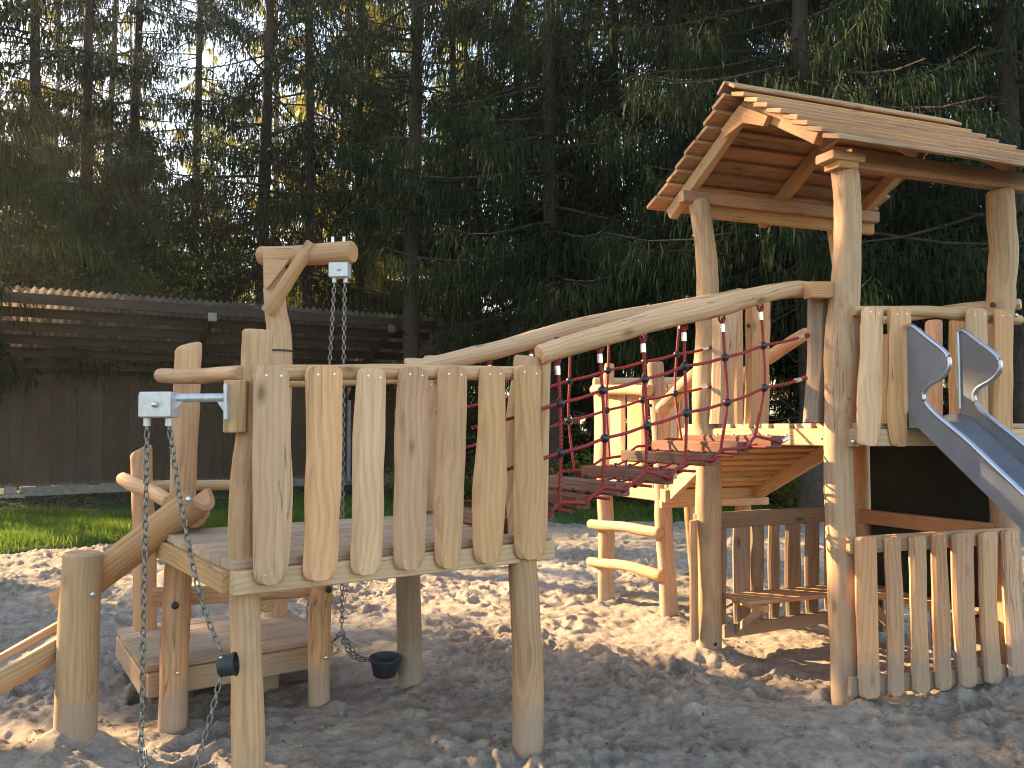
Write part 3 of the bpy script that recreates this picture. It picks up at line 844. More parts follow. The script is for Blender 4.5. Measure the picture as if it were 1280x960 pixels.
def net(A, B, beam, cols, rowsY, endpx, startpx, treads_end):
    """cols: (x_top, y_top, [ball pixels], x_bot, y_bot)"""
    vert = []
    for (xt, yt, balls, xb, yb) in cols:
        pts = [PL(xt, yt, A, B, .0)] + [PL(x, y, A, B, .0) for x, y in balls]
        pts.append(treads_end(xb, yb))
        o = tube('net_rope', pts, RR, NB, M['rope'], n=18); vert.append(o)
        f0 = PL(xt, yt + 13, A, B, .0); d = (pts[1] - pts[0]).normalized()
        tube('ferrule', [f0 - d * .022, f0 + d * .022], .0145, o, M['alu'], seg=12, n=2)
        # eye loop above the ferrule
        lp = [f0 - d * .02, f0 - d * .05 + Vector((.016, 0, 0)), f0 - d * .078, f0 - d * .05 - Vector((.016, 0, 0)), f0 - d * .02]
        tube('rope_eye', lp, .006, o, M['rope'], n=14, seg=6)
        for x, y in balls: ball('net_knot', PL(x, y, A, B, .0), .0235, NB, M['ball'])
    for r in range(2):
        pts = [PL(*startpx[r], A, B, 0)] + [PL(*c[2][r], A, B, 0) for c in cols] + [PL(*endpx[r], A, B, 0)]
        out = [pts[0]]
        for i in range(1, len(pts)):      # slight sag between the knots
            out.append((pts[i - 1] + pts[i]) * .5 - Vector((0, 0, .006))); out.append(pts[i])
        o = tube('net_rope', out, RR, NB, M['rope'], n=len(out) * 3)
        e = out[-1]; d = (out[-1] - out[-3]).normalized()
        tube('ferrule', [e - d * .075, e - d * .035], .0135, o, M['alu'], seg=12, n=2)
        ball('rope_eye', e, .017, o, M['rope'], seg=8)
TR = [(971, 552), (929, 560), (888, 575), (834, 597), (779, 612), (729, 628), (684, 643), (636, 656)]
vdir = Vector((-.45, .893, 0))
tread = []
for i, (x, y) in enumerate(TR):
    f = PL(x, y, fA, fB, -.05)
    b = f + vdir * .80
    tilt = .03
    prism('tread', f + Vector((0, 0, -.0)), b + Vector((0, 0, .0)), .085, .068, NB, M['tread'], wav=.004, n=6, ch=.008)
    tread.append((f, b))
def near_tread(x, y, A=None):
    return PL(x, y, fA, fB, -.02)
net(fA, fB, beamf, [
    (697, 450, [(700, 504), (701, 566)], 699, 628), (750, 435, [(753, 488), (756, 548)], 753, 609),
    (804, 422, [(806, 474), (809, 532)], 807, 589), (855, 408, [(856, 458), (858, 516)], 857, 574),
    (903, 397, [(906, 447), (909, 503)], 901, 562), (951, 382, [(954, 432), (955, 485)], 944, 545)],
    None, [(1009, 419), (1006, 473)], [(590, 535), (590, 598)], near_tread)
net(bA, bB, beamb, [
    (612, 448, [(614, 501), (614, 551)], 620, 602), (664, 434, [(664, 488), (664, 539)], 668, 592),
    (713, 424, [(712, 476), (711, 526)], 718, 588), (762, 412, [(760, 463), (758, 513)], 762, 572), (805, 402, [(806, 452), (803, 500)], 808, 560),
    (850, 394, [(846, 443), (844, 492)], 852, 550)],
    None, [(890, 434), (889, 482)], [(545, 516), (545, 566)], lambda x, y: PL(x, y, bA, bB, .06))
# ropes through the treads
for i in range(len(tread) - 1):
    f0, b0 = tread[i]; f1, b1 = tread[i + 1]
    mf = (f0 + f1) * .5; mb = (b0 + b1) * .5
    dz_ = Vector((0, 0, -.012))
    o = tube('floor_rope', [mf - vdir * .05 + dz_, mb + vdir * .03 + dz_], .008, NB, M['rope'], n=4)
    for k in range(5):
        p = mf.lerp(mb, .12 + .19 * k) + dz_
        ball('net_knot', p, .0185, NB, M['ball'], seg=10)
        a = f0.lerp(b0, .12 + .19 * k + .05); b = f1.lerp(b1, .12 + .19 * k - .05)
        tube('floor_rope', [a - Vector((0, 0, .012)), p, b - Vector((0, 0, .012))], .0062, NB, M['rope'], n=5, seg=6)
    # edge ropes from tread ends up to the side nets
    bt = ((944, 545), (901, 562), (857, 574), (807, 589), (753, 609), (699, 628), (650, 640))[i]
    cpt = near_tread(*bt)
    for q in (f0, f1): tube('edge_rope', [q + vdir * .01 + Vector((0, 0, -.01)), q - vdir * .02, cpt], .0085, NB, M['rope'], n=6)
    cpt = (b0 + b1) * .5 + vdir * .05 + Vector((0, 0, .025))
    for q in (b0, b1): tube('edge_rope', [q, q + vdir * .02, cpt], .0085, NB, M['rope'], n=6)
f0, b0 = tread[0]
for k in range(5):
    p = f0.lerp(b0, .1 + .19 * k)
    tube('floor_rope', [p, p + Vector((.13, .05, .03))], .007, NB, M['rope'], n=3, seg=6)
    ball('rope_eye', p + Vector((.13, .05, .03)), .013, NB, M['bolt'], seg=8)
q = PL(984, 548, fA, fB, -.03)
tube('ferrule', [f0 + Vector((.03, 0, 0)), q], .013, NB, M['alu'], seg=10, n=3)

# ---------------------------------------------------------------- tower
TW = thing('play_tower', 'roofed robinia play tower with gable roof of lapped boards and board fence around its foot', 'play tower', (2.2, 5.6, 0))
log('post', [P1 + Vector((.02, 0, -.3)), P1 + Vector((.02, 0, .5)), P1 + Vector((.02, 0, 1.35)), P1 + Vector((.0, 0, 1.6)), P1 + Vector((.03, 0, 2.2)), P1 + Vector((.03, 0, 2.7)), P1 + Vector((-.02, 0, 3.06))], [.087, .088, .085, .082, .08, .074, .07], TW)
log('post', [P2 + Vector((.02, 0, -.3)), P2 + Vector((.02, 0, .5)), P2 + Vector((.01, 0, 1.3)), P2 + Vector((.035, 0, 1.9)), P2 + Vector((.06, 0, 2.3)), P2 + Vector((.09, 0, 2.7)), P2 + Vector((.07, 0, 3.0))], [.078, .084, .08, .098, .08, .076, .072], TW)
log('post', [P3 + Vector((.02, 0, -.3)), P3 + Vector((.03, 0, .9)), P3 + Vector((.0, 0, 1.5)), P3 + Vector((.03, 0, 2.2)), P3 + Vector((.07, 0, 2.6)), P3 + Vector((.06, 0, 3.0))], [.085, .085, .082, .08, .084, .08], TW)
log('post', [P4 + Vector((0, 0, -.3)), P4 + Vector((0, 0, 1)), P4 + Vector((-.03, 0, 2)), P4 + Vector((-.14, 0, 3.0))], [.075, .072, .075, .07], TW)
# deck
K0 = Vector((1.93, 4.78, 0)); K1 = Vector((3.22, 5.29, 0)); K2 = Vector((2.52, 6.58, 0)); K3 = Vector((1.19, 6.06, 0))
for k in range(9):
    t = (k + .5) / 9
    a = K0.lerp(K3, t); b = K1.lerp(K2, t)
    prism('deck_plank', a + Vector((0, 0, 1.512)), b + Vector((0, 0, 1.512)), .150, .03, TW, M['deck'], n=3)
for a, b, s, m_ in ((K0, K3, 0, 'wood'), (K0, K1, .03, 'wood'), (K1, K2, .03, 'wood'), (K3, K2, .03, 'wood')):
    d = (b - a).normalized() * s
    prism('deck_beam', a + d + Vector((0, 0, 1.447)), b - d + Vector((0, 0, 1.447)), .05, .10 - s * .1, TW, M[m_], n=5, wav=.002)
for px, py, mt, r in ((1028, 547, 'bolt', .014), (1067, 552, 'bolt', .012)):
    p = PL(px, py, K3, K0, .03); n_ = Vector((-.87, -.49, 0)); disc('bolt', p, n_, r, TW, M[mt], h=.01)
# front face, above the deck
fu, fv = K0, K1
log('rail', [PL(1066, 389, fu, fv, -.03), PL(1150, 388, fu, fv, -.03), PL(1200, 394, fu, fv, -.03), PL(1275, 400, fu, fv, -.03)], [.029, .032, .034, .032], TW)
slat('fence_board', fu, fv, [(384, 1076, 1101), (450, 1074, 1102), (500, 1070, 1101), (557, 1070, 1097)], TW, off=.03, thick=.03, round_top=.03, round_bot=.03)
slat('fence_board', fu, fv, [(385, 1108, 1136), (397, 1108, 1137), (404, 1107, 1132), (500, 1106, 1133), (558, 1113, 1133)], TW, off=.03, thick=.03, round_top=.02, round_bot=.03)
slat('fence_board', fu, fv, [(386, 1206, 1232), (401, 1206, 1232), (408, 1212, 1232), (470, 1212, 1232), (540, 1210, 1232)], TW, off=.03, thick=.03, round_top=.03, round_bot=.03)
slat('fence_board', fu, fv, [(388, 1241, 1264), (450, 1240, 1263), (560, 1238, 1263)], TW, off=.03, thick=.03, round_top=.0, round_bot=.03)
p = PL(1270, 394, fu, fv, .005); disc('bolt', p, (.38, -.92, 0), .012, TW, M['bolt'])
# right face, above the deck, seen past the slide
ru, rv = P4, P3
log('rail', [PL(1100, 400, ru, rv), PL(1190, 388, ru, rv), PL(1276, 380, (2.98, 5.5), (3.4, 5.3))], [.035, .036, .036], TW)
for xl, xr, yt, yb in ((1100, 1114, 418, 532), (1122, 1135, 414, 535), (1143, 1153, 410, 535), (1158, 1179, 400, 536), (1188, 1211, 398, 538), (1218, 1238, 396, 538)):
    slat('fence_board', ru, rv, [(yt, xl, xr), ((yt + yb) / 2, xl - 1, xr), (yb, xl, xr)], TW, off=-.0, thick=.03, round_top=.02, round_bot=0, screws=False)
q, nn = fr(P3, 1241, 381, .082, off=.002); disc('bolt_cap', q, nn, .017, TW, M['plug'], h=.006)
# board and log pieces at the ramp opening in the back face
slat('ramp_post', P1, P4, [(372, 931, 961), (450, 931, 959), (532, 929, 959)], TW, M['slat'], off=.0, thick=.05, round_top=.02, round_bot=0, screws=False)
slat('ramp_post', P1, P4, [(376, 914, 925), (532, 914, 926)], TW, M['slat'], off=.0, thick=.05, round_top=0, round_bot=0, screws=False)
disc('bolt_cap', PL(936, 407, P1, P4, .054), (.3, -1, 0), .014, TW, M['plug'], h=.006)
# roof
ang = R(21)
ru_ = Vector((math.cos(ang), math.sin(ang), 0)); rv_ = Vector((-.47, .883, 0))
ap = Vector((1.35, 5.30, 3.575))
RL = 1.86
half = .815; rise = .545
slope_len = math.hypot(half, rise)
nb = 8
gable = {}
for side in (-1, 1):
    ex = slope_len / nb
    for k in range(nb):
        t0 = k * ex; t1 = (k + 1) * ex + .022
        hv = rv_ * side
        sdn = (hv * half + Vector((0, 0, -rise))).normalized()
        nrm = (hv * rise + Vector((0, 0, half))).normalized()
        l0 = random.uniform(-.015, .02); l1 = random.uniform(-.02, .02)
        a = ap + sdn * ((t0 + t1) / 2) + nrm * (.030 - .0)
        tiltn = (nrm * (1) + sdn * -.10)
        w_ = (t1 - t0)
        prism('roof_board', a + ru_ * l0, a + ru_ * (RL + l1), w_, .026, TW, M['roofw'], up=(nrm - sdn * .24).normalized(), n=6, wav=.0025, ch=.004)
cap = prism('ridge_board', ap + ru_ * -.01 + Vector((0, 0, .058)) - rv_ * .03, ap + ru_ * (RL + .01) + Vector((0, 0, .058)) - rv_ * .03, .11, .02, TW, M['roofw'], up=Vector((0, 0, 1)) - rv_ * .66, n=4, wav=.002)
cap = prism('ridge_board', ap + ru_ * -.02 + Vector((0, 0, .058)) + rv_ * .042, ap + ru_ * (RL) + Vector((0, 0, .058)) + rv_ * .042, .10, .02, TW, M['roofw'], up=Vector((0, 0, 1)) + rv_ * .66, n=4, wav=.002)
# rafters
for s in (.16, .92, 1.68):
    for side in (-1, 1):
        hv = rv_ * side
        sdn = (hv * half + Vector((0, 0, -rise))).normalized(); nrm = (hv * rise + Vector((0, 0, half))).normalized()
        a = ap + ru_ * s - nrm * .035 + sdn * (.02)
        prism('rafter', a, a + sdn * (slope_len - (.03 if side > 0 else .30)), .065, .085, TW, M['slat'], up=nrm, n=5, wav=.004)
    # gusset board below the ridge
    a = ap + ru_ * (s - .045) + Vector((0, 0, -.03))
    k1 = rv_ * .25; 
    plate('gusset_board', [a + Vector((0, 0, -.02)), a - k1 * .95 + Vector((0, 0, -.165)), a - k1 * .8 + Vector((0, 0, -.215)), a - k1 * .1 + Vector((0, 0, -.14)), a + k1 * .55 + Vector((0, 0, -.18)), a + k1 * .7 + Vector((0, 0, -.125))], -ru_, .03, TW, M['slat'])
# eave beams on the posts
eb = 3.055
pf0 = P2 + Vector((.07, 0, 0)) - ru_ * .12 ; pf1 = pf0 + ru_ * 1.7
prism('eave_beam', pf0 + ru_ * .16 + Vector((0, .02, eb)), pf1 + Vector((0, .02, eb)), .07, .115, TW, M['roofw'], n=6, wav=.003)
pb0 = P1 + Vector((-.02, 0, 0)) - ru_ * .14; pb1 = pb0 + ru_ * 1.7
prism('eave_beam', pb0 + Vector((0, 0, eb + .02)), pb1 + Vector((0, 0, eb + .02)), .07, .08, TW, M['roofw'], n=6, wav=.003)
prism('eave_beam', pb0 + ru_ * .12 + Vector((0, 0, eb - .055)) - rv_ * -.04, pb1 + Vector((0, 0, eb - .055)) + rv_ * .04, .05, .09, TW, M['slat'], n=6, wav=.003)
# post head block
c = P2 + Vector((.07, -.02, 3.035))
prism('head_block', c - ru_ * .15, c + ru_ * .08, .15, .05, TW, M['slat'], wav=.003, ch=.008, n=3)
prism('head_block', c - ru_ * .10 + Vector((0, 0, -.045)), c + ru_ * .04 + Vector((0, 0, -.045)), .13, .045, TW, M['slat'], wav=.003, ch=.008, n=3)
# lower front fence
ll = Vector((1.95, 4.80, 0)); lr = Vector((3.22, 5.34, 0))
prism('fence_rail', PL(1060, 682, ll, lr, -.02), PL(1268, 669, ll, lr, -.02), .03, .095, TW, M['wood'], n=5, wav=.004)
prism('fence_rail', PL(1062, 858, ll, lr, -.02), PL(1290, 838, ll, lr, -.02), .03, .10, TW, M['grey'], n=5, wav=.004)
LS = [((670, 1066, 1093), (770, 1069, 1095), (871, 1073, 1097)), ((670, 1103, 1122), (770, 1107, 1127), (868, 1107, 1127)),
      ((669, 1134, 1155), (770, 1137, 1156), (864, 1138, 1160)), ((667, 1162, 1179), (760, 1164, 1184), (861, 1167, 1186)),
      ((665, 1187, 1213), (740, 1189, 1214), (857, 1196, 1218)), ((664, 1221, 1243), (760, 1223, 1243), (853, 1228, 1249)), ((662, 1249, 1269), (760, 1253, 1272), (848, 1259, 1281))]
for rows in LS:
    slat('fence_board', ll, lr, rows, TW, off=.0, thick=.032, round_top=.02, round_bot=.03, ch=.016)
# back face lower fence with bench
bu = (P1 + Vector((.0, .02, 0))); bv = (P4 + Vector((0, .02, 0)))
prism('fence_rail', PL(868, 652, bu, bv, 0), PL(1062, 641, bu, bv, 0), .035, .11, TW, M['grey'], n=5, wav=.004)
prism('fence_rail', PL(905, 789, bu, bv, .03), PL(1058, 768, bu, bv, .03), .035, .085, TW, M['grey'], n=5, wav=.004)
for xl, xr in ((896, 907), (916, 936), (938, 953), (960, 973), (981, 999), (1006, 1022), (1030, 1046), (1052, 1064)):
    slat('fence_board', bu, bv, [(642, xl, xr), (710, xl - 1, xr), (783, xl + 1, xr - 1)], TW, M['grey'], off=-.02, thick=.03, round_top=0, round_bot=.02, screws=False, ch=.012)
slat('fence_board', P1 + Vector((-.06, .0, 0)), P1 + Vector((.2, .45, 0)), [(650, 861, 868), (800, 862, 869)], TW, M['slat'], off=0, thick=.03, round_top=0, round_bot=0, screws=False)
bd = (bv - bu).normalized(); bn = Vector((bd.y, -bd.x, 0))
for k in range(4):
    a = bu + bn * (.09 + .075 * k) + bd * .10; b = bv + bn * (.09 + .075 * k) - bd * .06
    prism('bench_slat', a + Vector((0, 0, .375)), b + Vector((0, 0, .375)), .062, .028, TW, M['wood'], n=3, wav=.002)
for t in (.16, .86):
    a = bu.lerp(bv, t)
    prism('bench_bracket', a + bn * .02 + Vector((0, 0, .335)), a + bn * .36 + Vector((0, 0, .335)), .04, .045, TW, M['wood'])
    prism('bench_bracket', a + bn * .03 + Vector((0, 0, .12)), a + bn * .30 + Vector((0, 0, .315)), .04, .05, TW, M['wood'])
for P, px, py, r, mt in ((P1, 891, 652, .086, 'plug'), (P1, 894, 805, .086, 'plug'), (P4, 1068, 643, .073, 'plug')):
    q, nn = fr(P + Vector((.02, 0, 0)), px, py, r, off=.002); disc('bolt_cap', q, nn, .014, TW, M[mt], h=.006)
# right face: dark board, counter and inner bench
ra = P4.lerp(P3, .09); rb = P4.lerp(P3, .93)
prism('chalk_board', ra + Vector((0, 0, .84)), rb + Vector((0, 0, .84)), .018, 1.08, TW, M['panel'], ch=.002)
rd = (rb - ra).normalized(); rn = Vector((rd.y, -rd.x, 0)); rn = rn if rn.dot(Vector((-1, -.5, 0))) > 0 else -rn
prism('counter_board', P4 + rn * .04 + Vector((0, 0, .86)), P3 + rn * .04 + Vector((0, 0, .86)), .05, .10, TW, M['roofw'], n=4)
for k in range(3):
    a = ra + rn * (.08 + .085 * k); b = rb + rn * (.08 + .085 * k)
    prism('bench_slat', a + Vector((0, 0, .36)), b + Vector((0, 0, .36)), .075, .028, TW, M['wood'], n=3, wav=.002)
for t in (.2, .8):
    a = ra.lerp(rb, t)
    prism('bench_bracket', a + rn * .02 + Vector((0, 0, .06)), a + rn * .24 + Vector((0, 0, .325)), .04, .05, TW, M['wood'])
for k in range(6):
    a = P4.lerp(P3, .1 + .15 * k)
    prism('fence_board', a - rn * .03 + Vector((0, 0, .04)), a - rn * .03 + Vector((0, 0, .9)), .1, .025, TW, M['grey'], up=rn)

# ---------------------------------------------------------------- slide
SD = thing('slide', 'grey stainless steel slide with two hooked side walls leaving the tower front', 'slide', (2.7, 4.6, 0))
sdir = Vector((.47, -.883, 0)); sN = Vector((-.883, -.47, 0))
s0 = PL(1134, 409, K0, K1, .075); s0.z = 0
wallL = [(1134, 409), (1141, 408), (1160, 423), (1179, 438), (1186, 449), (1185, 462), (1175, 473), (1160, 482), (1154, 493), (1159, 506), (1172, 520), (1208, 550), (1245, 585), (1280, 618)]
def on(x, y):
    return PL(x, y, s0, s0 + sdir)
prof = [((on(x, y) - s0).dot(sdir), on(x, y).z) for x, y in wallL]
# corner rounding and run-out beyond the frame
t_, z_ = prof[-1]
sl_ = (prof[-1][1] - prof[-3][1]) / (prof[-1][0] - prof[-3][0])
while z_ > .62:
    t_ += .12; z_ += .12 * sl_; prof.append((t_, z_))
prof += [(t_ + .12, z_ - .06), (t_ + .26, z_ - .09), (t_ + .5, z_ - .10), (t_ + .62, z_ - .16)]
tend = prof[-1][0]
low = []
t0_ = max(prof[10][0], .12)
for t, z in prof[10:]:
    if t > t0_ + .05: low.append((t, z - .185))
low[-1] = (tend, prof[-1][1] - .08)
inner = [(prof[0][0], 1.50), (.06, 1.50)] + low
SW = .44
for sgn in (0, 1):
    o0 = s0 - sN * (SW * sgn)
    top = [o0 + sdir * t + Vector((0, 0, z)) for t, z in prof]
    bot = [o0 + sdir * t + Vector((0, 0, z)) for t, z in inner]
    ts = spline(top, 90)
    outline = ts + list(reversed(bot))
    # triangulate the side sheet with bmesh so the concave hook fills properly
    import bmesh
    bm = bmesh.new()
    vs = [bm.verts.new(p) for p in outline]
    flat = [Vector((p.dot(sdir), p.z, 0)) for p in outline]
    for tri in tessellate_polygon([flat]):
        try: bm.faces.new([vs[q] for q in tri])
        except ValueError: pass
    ext = bmesh.ops.extrude_face_region(bm, geom=bm.faces[:])
    bmesh.ops.translate(bm, verts=[e for e in ext['geom'] if isinstance(e, bmesh.types.BMVert)], vec=sN * .006 * (1 if sgn == 0 else -1))
    bmesh.ops.recalc_face_normals(bm, faces=bm.faces)
    me = bpy.data.meshes.new('side_wall')
    wm = frame(o0, (0, 0, 1), sdir)
    bmesh.ops.transform(bm, matrix=wm.inverted(), verts=bm.verts)
    bm.to_mesh(me); bm.free(); me.materials.append(M['steel'])
    wo = bpy.data.objects.new('side_wall', me); link(wo, SD, wm)
    start = [top[0] + Vector((0, 0, -.45))] if sgn else []
    tube('rim', start + ts, .0135, wo, M['rim'], seg=10, smoothpath=False)
bed = [(-.12, 1.535), (.05, 1.53)] + [(t, z + .035) for t, z in low]
Vv, Ff = [], []
bs_ = [s0 + sdir * t + Vector((0, 0, z)) for t, z in bed]
bs_ = spline(bs_, 60)
for p in bs_:
    for k in range(9):
        a = k / 8
        Vv.append(p - sN * (.004 + (SW - .008) * a) + Vector((0, 0, .05 * (abs(a * 2 - 1) ** 6) - .012)))
for i in range(59):
    for k in range(8):
        q = i * 9 + k; Ff.append((q, q + 1, q + 10, q + 9))
mesh_obj('bed', Vv, Ff, M['steel'], SD, frame(s0, (0, 0, 1), sdir), sharp=60)

# ---------------------------------------------------------------- ladder landing and ramp
LN = thing('ladder_landing', 'low timber landing with two ladder rungs and a sloping board ramp up to the tower', 'climbing landing', (1.4, 7.5, 0))
log('post', [L1 + Vector((0, 0, -.3)), L1 + Vector((.0, 0, .5)), L1 + Vector((-.01, 0, 1.2)), L1 + Vector((.04, 0, 2.08))], [.075, .072, .07, .045], LN)
log('post', [L2 + Vector((.03, 0, -.3)), L2 + Vector((.0, 0, .5)), L2 + Vector((-.03, 0, 1.2)), L2 + Vector((-.08, 0, 2.03))], [.078, .07, .066, .068], LN)
log('post', [L3 + Vector((.08, 0, -.3)), L3 + Vector((.02, 0, .5)), L3 + Vector((-.02, 0, 1.05))], [.06, .058, .058], LN)
log('post', [L4 + Vector((0, 0, -.3)), L4 + Vector((.02, 0, .6)), L4 + Vector((.01, 0, 1.05))], [.07, .068, .068], LN)
log('rung', [PY(738, 655, 7.86), PY(780, 659, 7.3), PY(825, 666, 6.86)], [.042, .043, .044], LN)
log('rung', [PY(737, 702, 7.86), PY(780, 708, 7.3), PY(828, 720, 6.86)], [.042, .042, .046], LN)
lu = (L4 - L2).normalized(); lv = (L1 - L2).normalized()
q0 = L2 - lu * .05 - lv * .1; q1 = L4 + lu * .1 - lv * .08; q2 = L3 + lu * .1 + lv * .05; q3 = L1 - lu * .05 + lv * .08
for k in range(6):
    t = (k + .5) / 6
    prism('deck_plank', q0.lerp(q3, t) + Vector((0, 0, 1.035)), q1.lerp(q2, t) + Vector((0, 0, 1.035)), .16, .03, LN, M['deck'])
for a, b in ((q0, q3), (q0, q1), (q3, q2)):
    d = (b - a).normalized()
    prism('deck_beam', a - d * .04 + Vector((0, 0, .968 if a is q0 and b is q3 else .965)), b + d * .02 + Vector((0, 0, .968 if a is q0 and b is q3 else .965)), .05, .10, LN, M['wood'], n=4, wav=.002)
log('rail', [PY(742, 487, 7.86), PY(775, 488, 7.35), PY(812, 488, 6.86)], [.045, .046, .045], LN)
log('rail', [PY(742, 478, 8.0), PY(800, 478, 8.1), PY(860, 476, 8.3)], [.045, .042, .042], LN)
for xl, xr, yb in ((744, 762, 590), (763, 782, 600), (785, 808, 604)):
    slat('fence_board', L1, L2, [(482, xl, xr), (540, xl + 1, xr), (yb, xl, xr)], LN, off=.0, thick=.03, round_top=.02, round_bot=.02, screws=False)
for xl, xr in ((820, 832), (834, 846), (848, 860)):
    slat('fence_board', L1, L3, [(480, xl, xr), (600, xl, xr)], LN, off=.0, thick=.03, round_top=.02, round_bot=0, screws=False)
disc('bolt_cap', PY(813, 507, 6.87), (0, -1, 0), .015, LN, M['plug'], h=.006)
# ramp: boards across two side beams
ra0 = P1 + Vector((.16, .17, 1.43)); ra1 = P4 + Vector((-.10, .12, 1.43))
rb0 = L2 + Vector((-.0, -.06, .985)); rb1 = L4 + Vector((.10, -.04, .985))
for k in range(9):
    t = (k + .5) / 9
    a = ra0.lerp(rb0, t); b = ra1.lerp(rb1, t)
    prism('ramp_board', a + Vector((0, 0, .03)), b + Vector((0, 0, .03)), .118, .026, LN, M['wood'], up=(.1, .35, 1))
for a, b in ((ra0, rb0), (ra1, rb1)):
    prism('ramp_beam', a + Vector((0, 0, -.04)), b + Vector((0, 0, -.04)), .045, .105, LN, M['wood'], n=3)
prism('ramp_beam', rb0 + Vector((-.06, -.03, -.085)), rb1 + Vector((.1, -.03, -.085)), .05, .06, LN, M['wood'])
log('rail', [PY(826, 512, 6.85), PY(862, 477, 6.45), PY(905, 436, 6.05)], [.055, .058, .05], LN)
log('rail', [PY(915, 478, 7.0), PY(960, 447, 6.55), PY(1010, 416, 6.2)], [.05, .052, .048], LN)

# ---------------------------------------------------------------- open shed
SH = thing('shed', 'low dark timber shed with lean-to corrugated roof behind the platform at the left', 'shed', (-8, 20, 0))
se = Vector((.858, .513, 0)); sn = Vector((.513, -.858, 0)); SA = Vector((-11.3, 19.1, 0))
def sp(t, o, z): return SA + se * t + sn * o + Vector((0, 0, z))
def roofz(o): return 2.86 + o * .425
TL, TRt = -.9, 9.25
bw = .27; nbd = int((9.6 - TL) / bw)
board = None
for k in range(nbd):
    t = TL + (k + .5) * bw
    if board is None:
        board = prism('wall_board', sp(t, 0, .2), sp(t, 0, 2.86), bw + .014, .024, SH, M['shed'], up=sn)
        bm0 = W[board]; 
    else:
        o = board.copy(); m_ = bm0.copy(); m_.translation = sp(t, .026 * (k % 2), .2 + random.uniform(-.02, .02)); link(o, SH, m_)
for k in range(14):       # end wall going back
    p = sp(9.6, -.15 - .27 * k, .2)
    o = board.copy(); m_ = Matrix.Rotation(math.pi / 2, 4, 'Z') @ bm0; m_.translation = p; link(o, SH, m_)
    o.scale = (1, 1, .9)
prism('plinth', sp(.4, -.02, .06), sp(9.6, -.02, .06), .2, .26, SH, M['concrete'], n=8, wav=.004)
prism('stone_block', sp(.1, .3, .10), sp(.35, .3, .10), .2, .24, SH, M['leafy_stone'])
prism('stone_block', sp(-.3, .55, .03), sp(.5, .55, .03), .3, .10, SH, M['leafy_stone'])
prism('wall_plate', sp(TL, .05, 2.80), sp(TRt + .35, .05, 2.80), .08, .13, SH, M['shedbeam'])
for o_ in (.35, .88, 1.41, 1.94, 2.47, 2.98, -.5):
    prism('purlin', sp(TL, o_, roofz(o_) - .10), sp(TRt, o_, roofz(o_) - .10), .07, .19 if o_ < 2.9 else .20, SH, M['shedbeam'], n=2)
for t in (-.25, 3.85, 8.0):
    prism('rafter', sp(t, -.6, roofz(-.6) - .27), sp(t, 2.95, roofz(2.95) - .27), .10, .17, SH, M['shedbeam'])
    prism('roof_strut', sp(t, .05, 2.2), sp(t, 1.5, roofz(1.5) - .34), .09, .10, SH, M['shedbeam'])
    prism('steel_post', sp(t, .16, .1), sp(t, .16, 2.7), .09, .09, SH, M['galv'], up=sn)
    plate('bracket', [sp(t - .09, 3.03, roofz(3) - .34), sp(t + .09, 3.03, roofz(3) - .34), sp(t + .09, 3.03, roofz(3) - .16), sp(t - .09, 3.03, roofz(3) - .16)], sn, .01, SH, M['galvdark'])
# corrugated sheets
per = .146; nw = 7; Wd = per * nw
V, Fq = [], []
ny = 10
for j in range(ny + 1):
    for i in range(nw * 8 + 1):
        x = i * per / 8; oo = -1.0 + 4.15 * j / ny
        p = se * x + sn * oo + Vector((0, 0, roofz(oo) + .028 * math.sin(2 * math.pi * i / 8) + .012))
        V.append(p)
for j in range(ny):
    for i in range(nw * 8):
        a = j * (nw * 8 + 1) + i; Fq.append((a, a + 1, a + nw * 8 + 2, a + nw * 8 + 1))
sheet = None
ns = int((TRt - TL + .2) / Wd) + 1
for k in range(ns):
    wm = Matrix.Translation(SA + se * (TL - .1 + k * Wd))
    if sheet is None:
        sheet = mesh_obj('roof_sheet', [wm @ v for v in V], Fq, M['sheet'], SH, wm)
    else:
        o = sheet.copy(); wm = Matrix.Translation(SA + se * (TL - .1 + k * Wd) + sn * random.uniform(-.03, .03) + Vector((0, 0, .004 * (k % 2)))); link(o, SH, wm)

# ---------------------------------------------------------------- trees
def twigs(g, S, D, L, Wd_, hang):
    """ribbons of three quads: S start, D first direction, L length, Wd_ width, hang 0..1"""
    n = len(S)
    a = g.random(n) * math.pi * 2
    side = np.stack([np.cos(a), np.sin(a), g.normal(0, .25, n)], -1)
    dn = np.array([0, 0, -1.0])
    wk = [.35, 1.0, .12]
    P = []
    for k in range(3):
        t = (0, .45, 1)[k]
        p = S + D * (L * t * (1 - .5 * hang * t))[:, None] + dn * (L * hang * t * t)[:, None]
        wv = side * (Wd_ * wk[k])[:, None]
        P.append(p - wv); P.append(p + wv)
    V = np.stack(P, 1).reshape(-1, 3)
    b = (np.arange(n) * 6)[:, None]
    F_ = np.concatenate([b + np.array([[2 * k, 2 * k + 1, 2 * k + 3, 2 * k + 2]]) for k in range(2)], 1).reshape(-1, 4)
    return V, F_
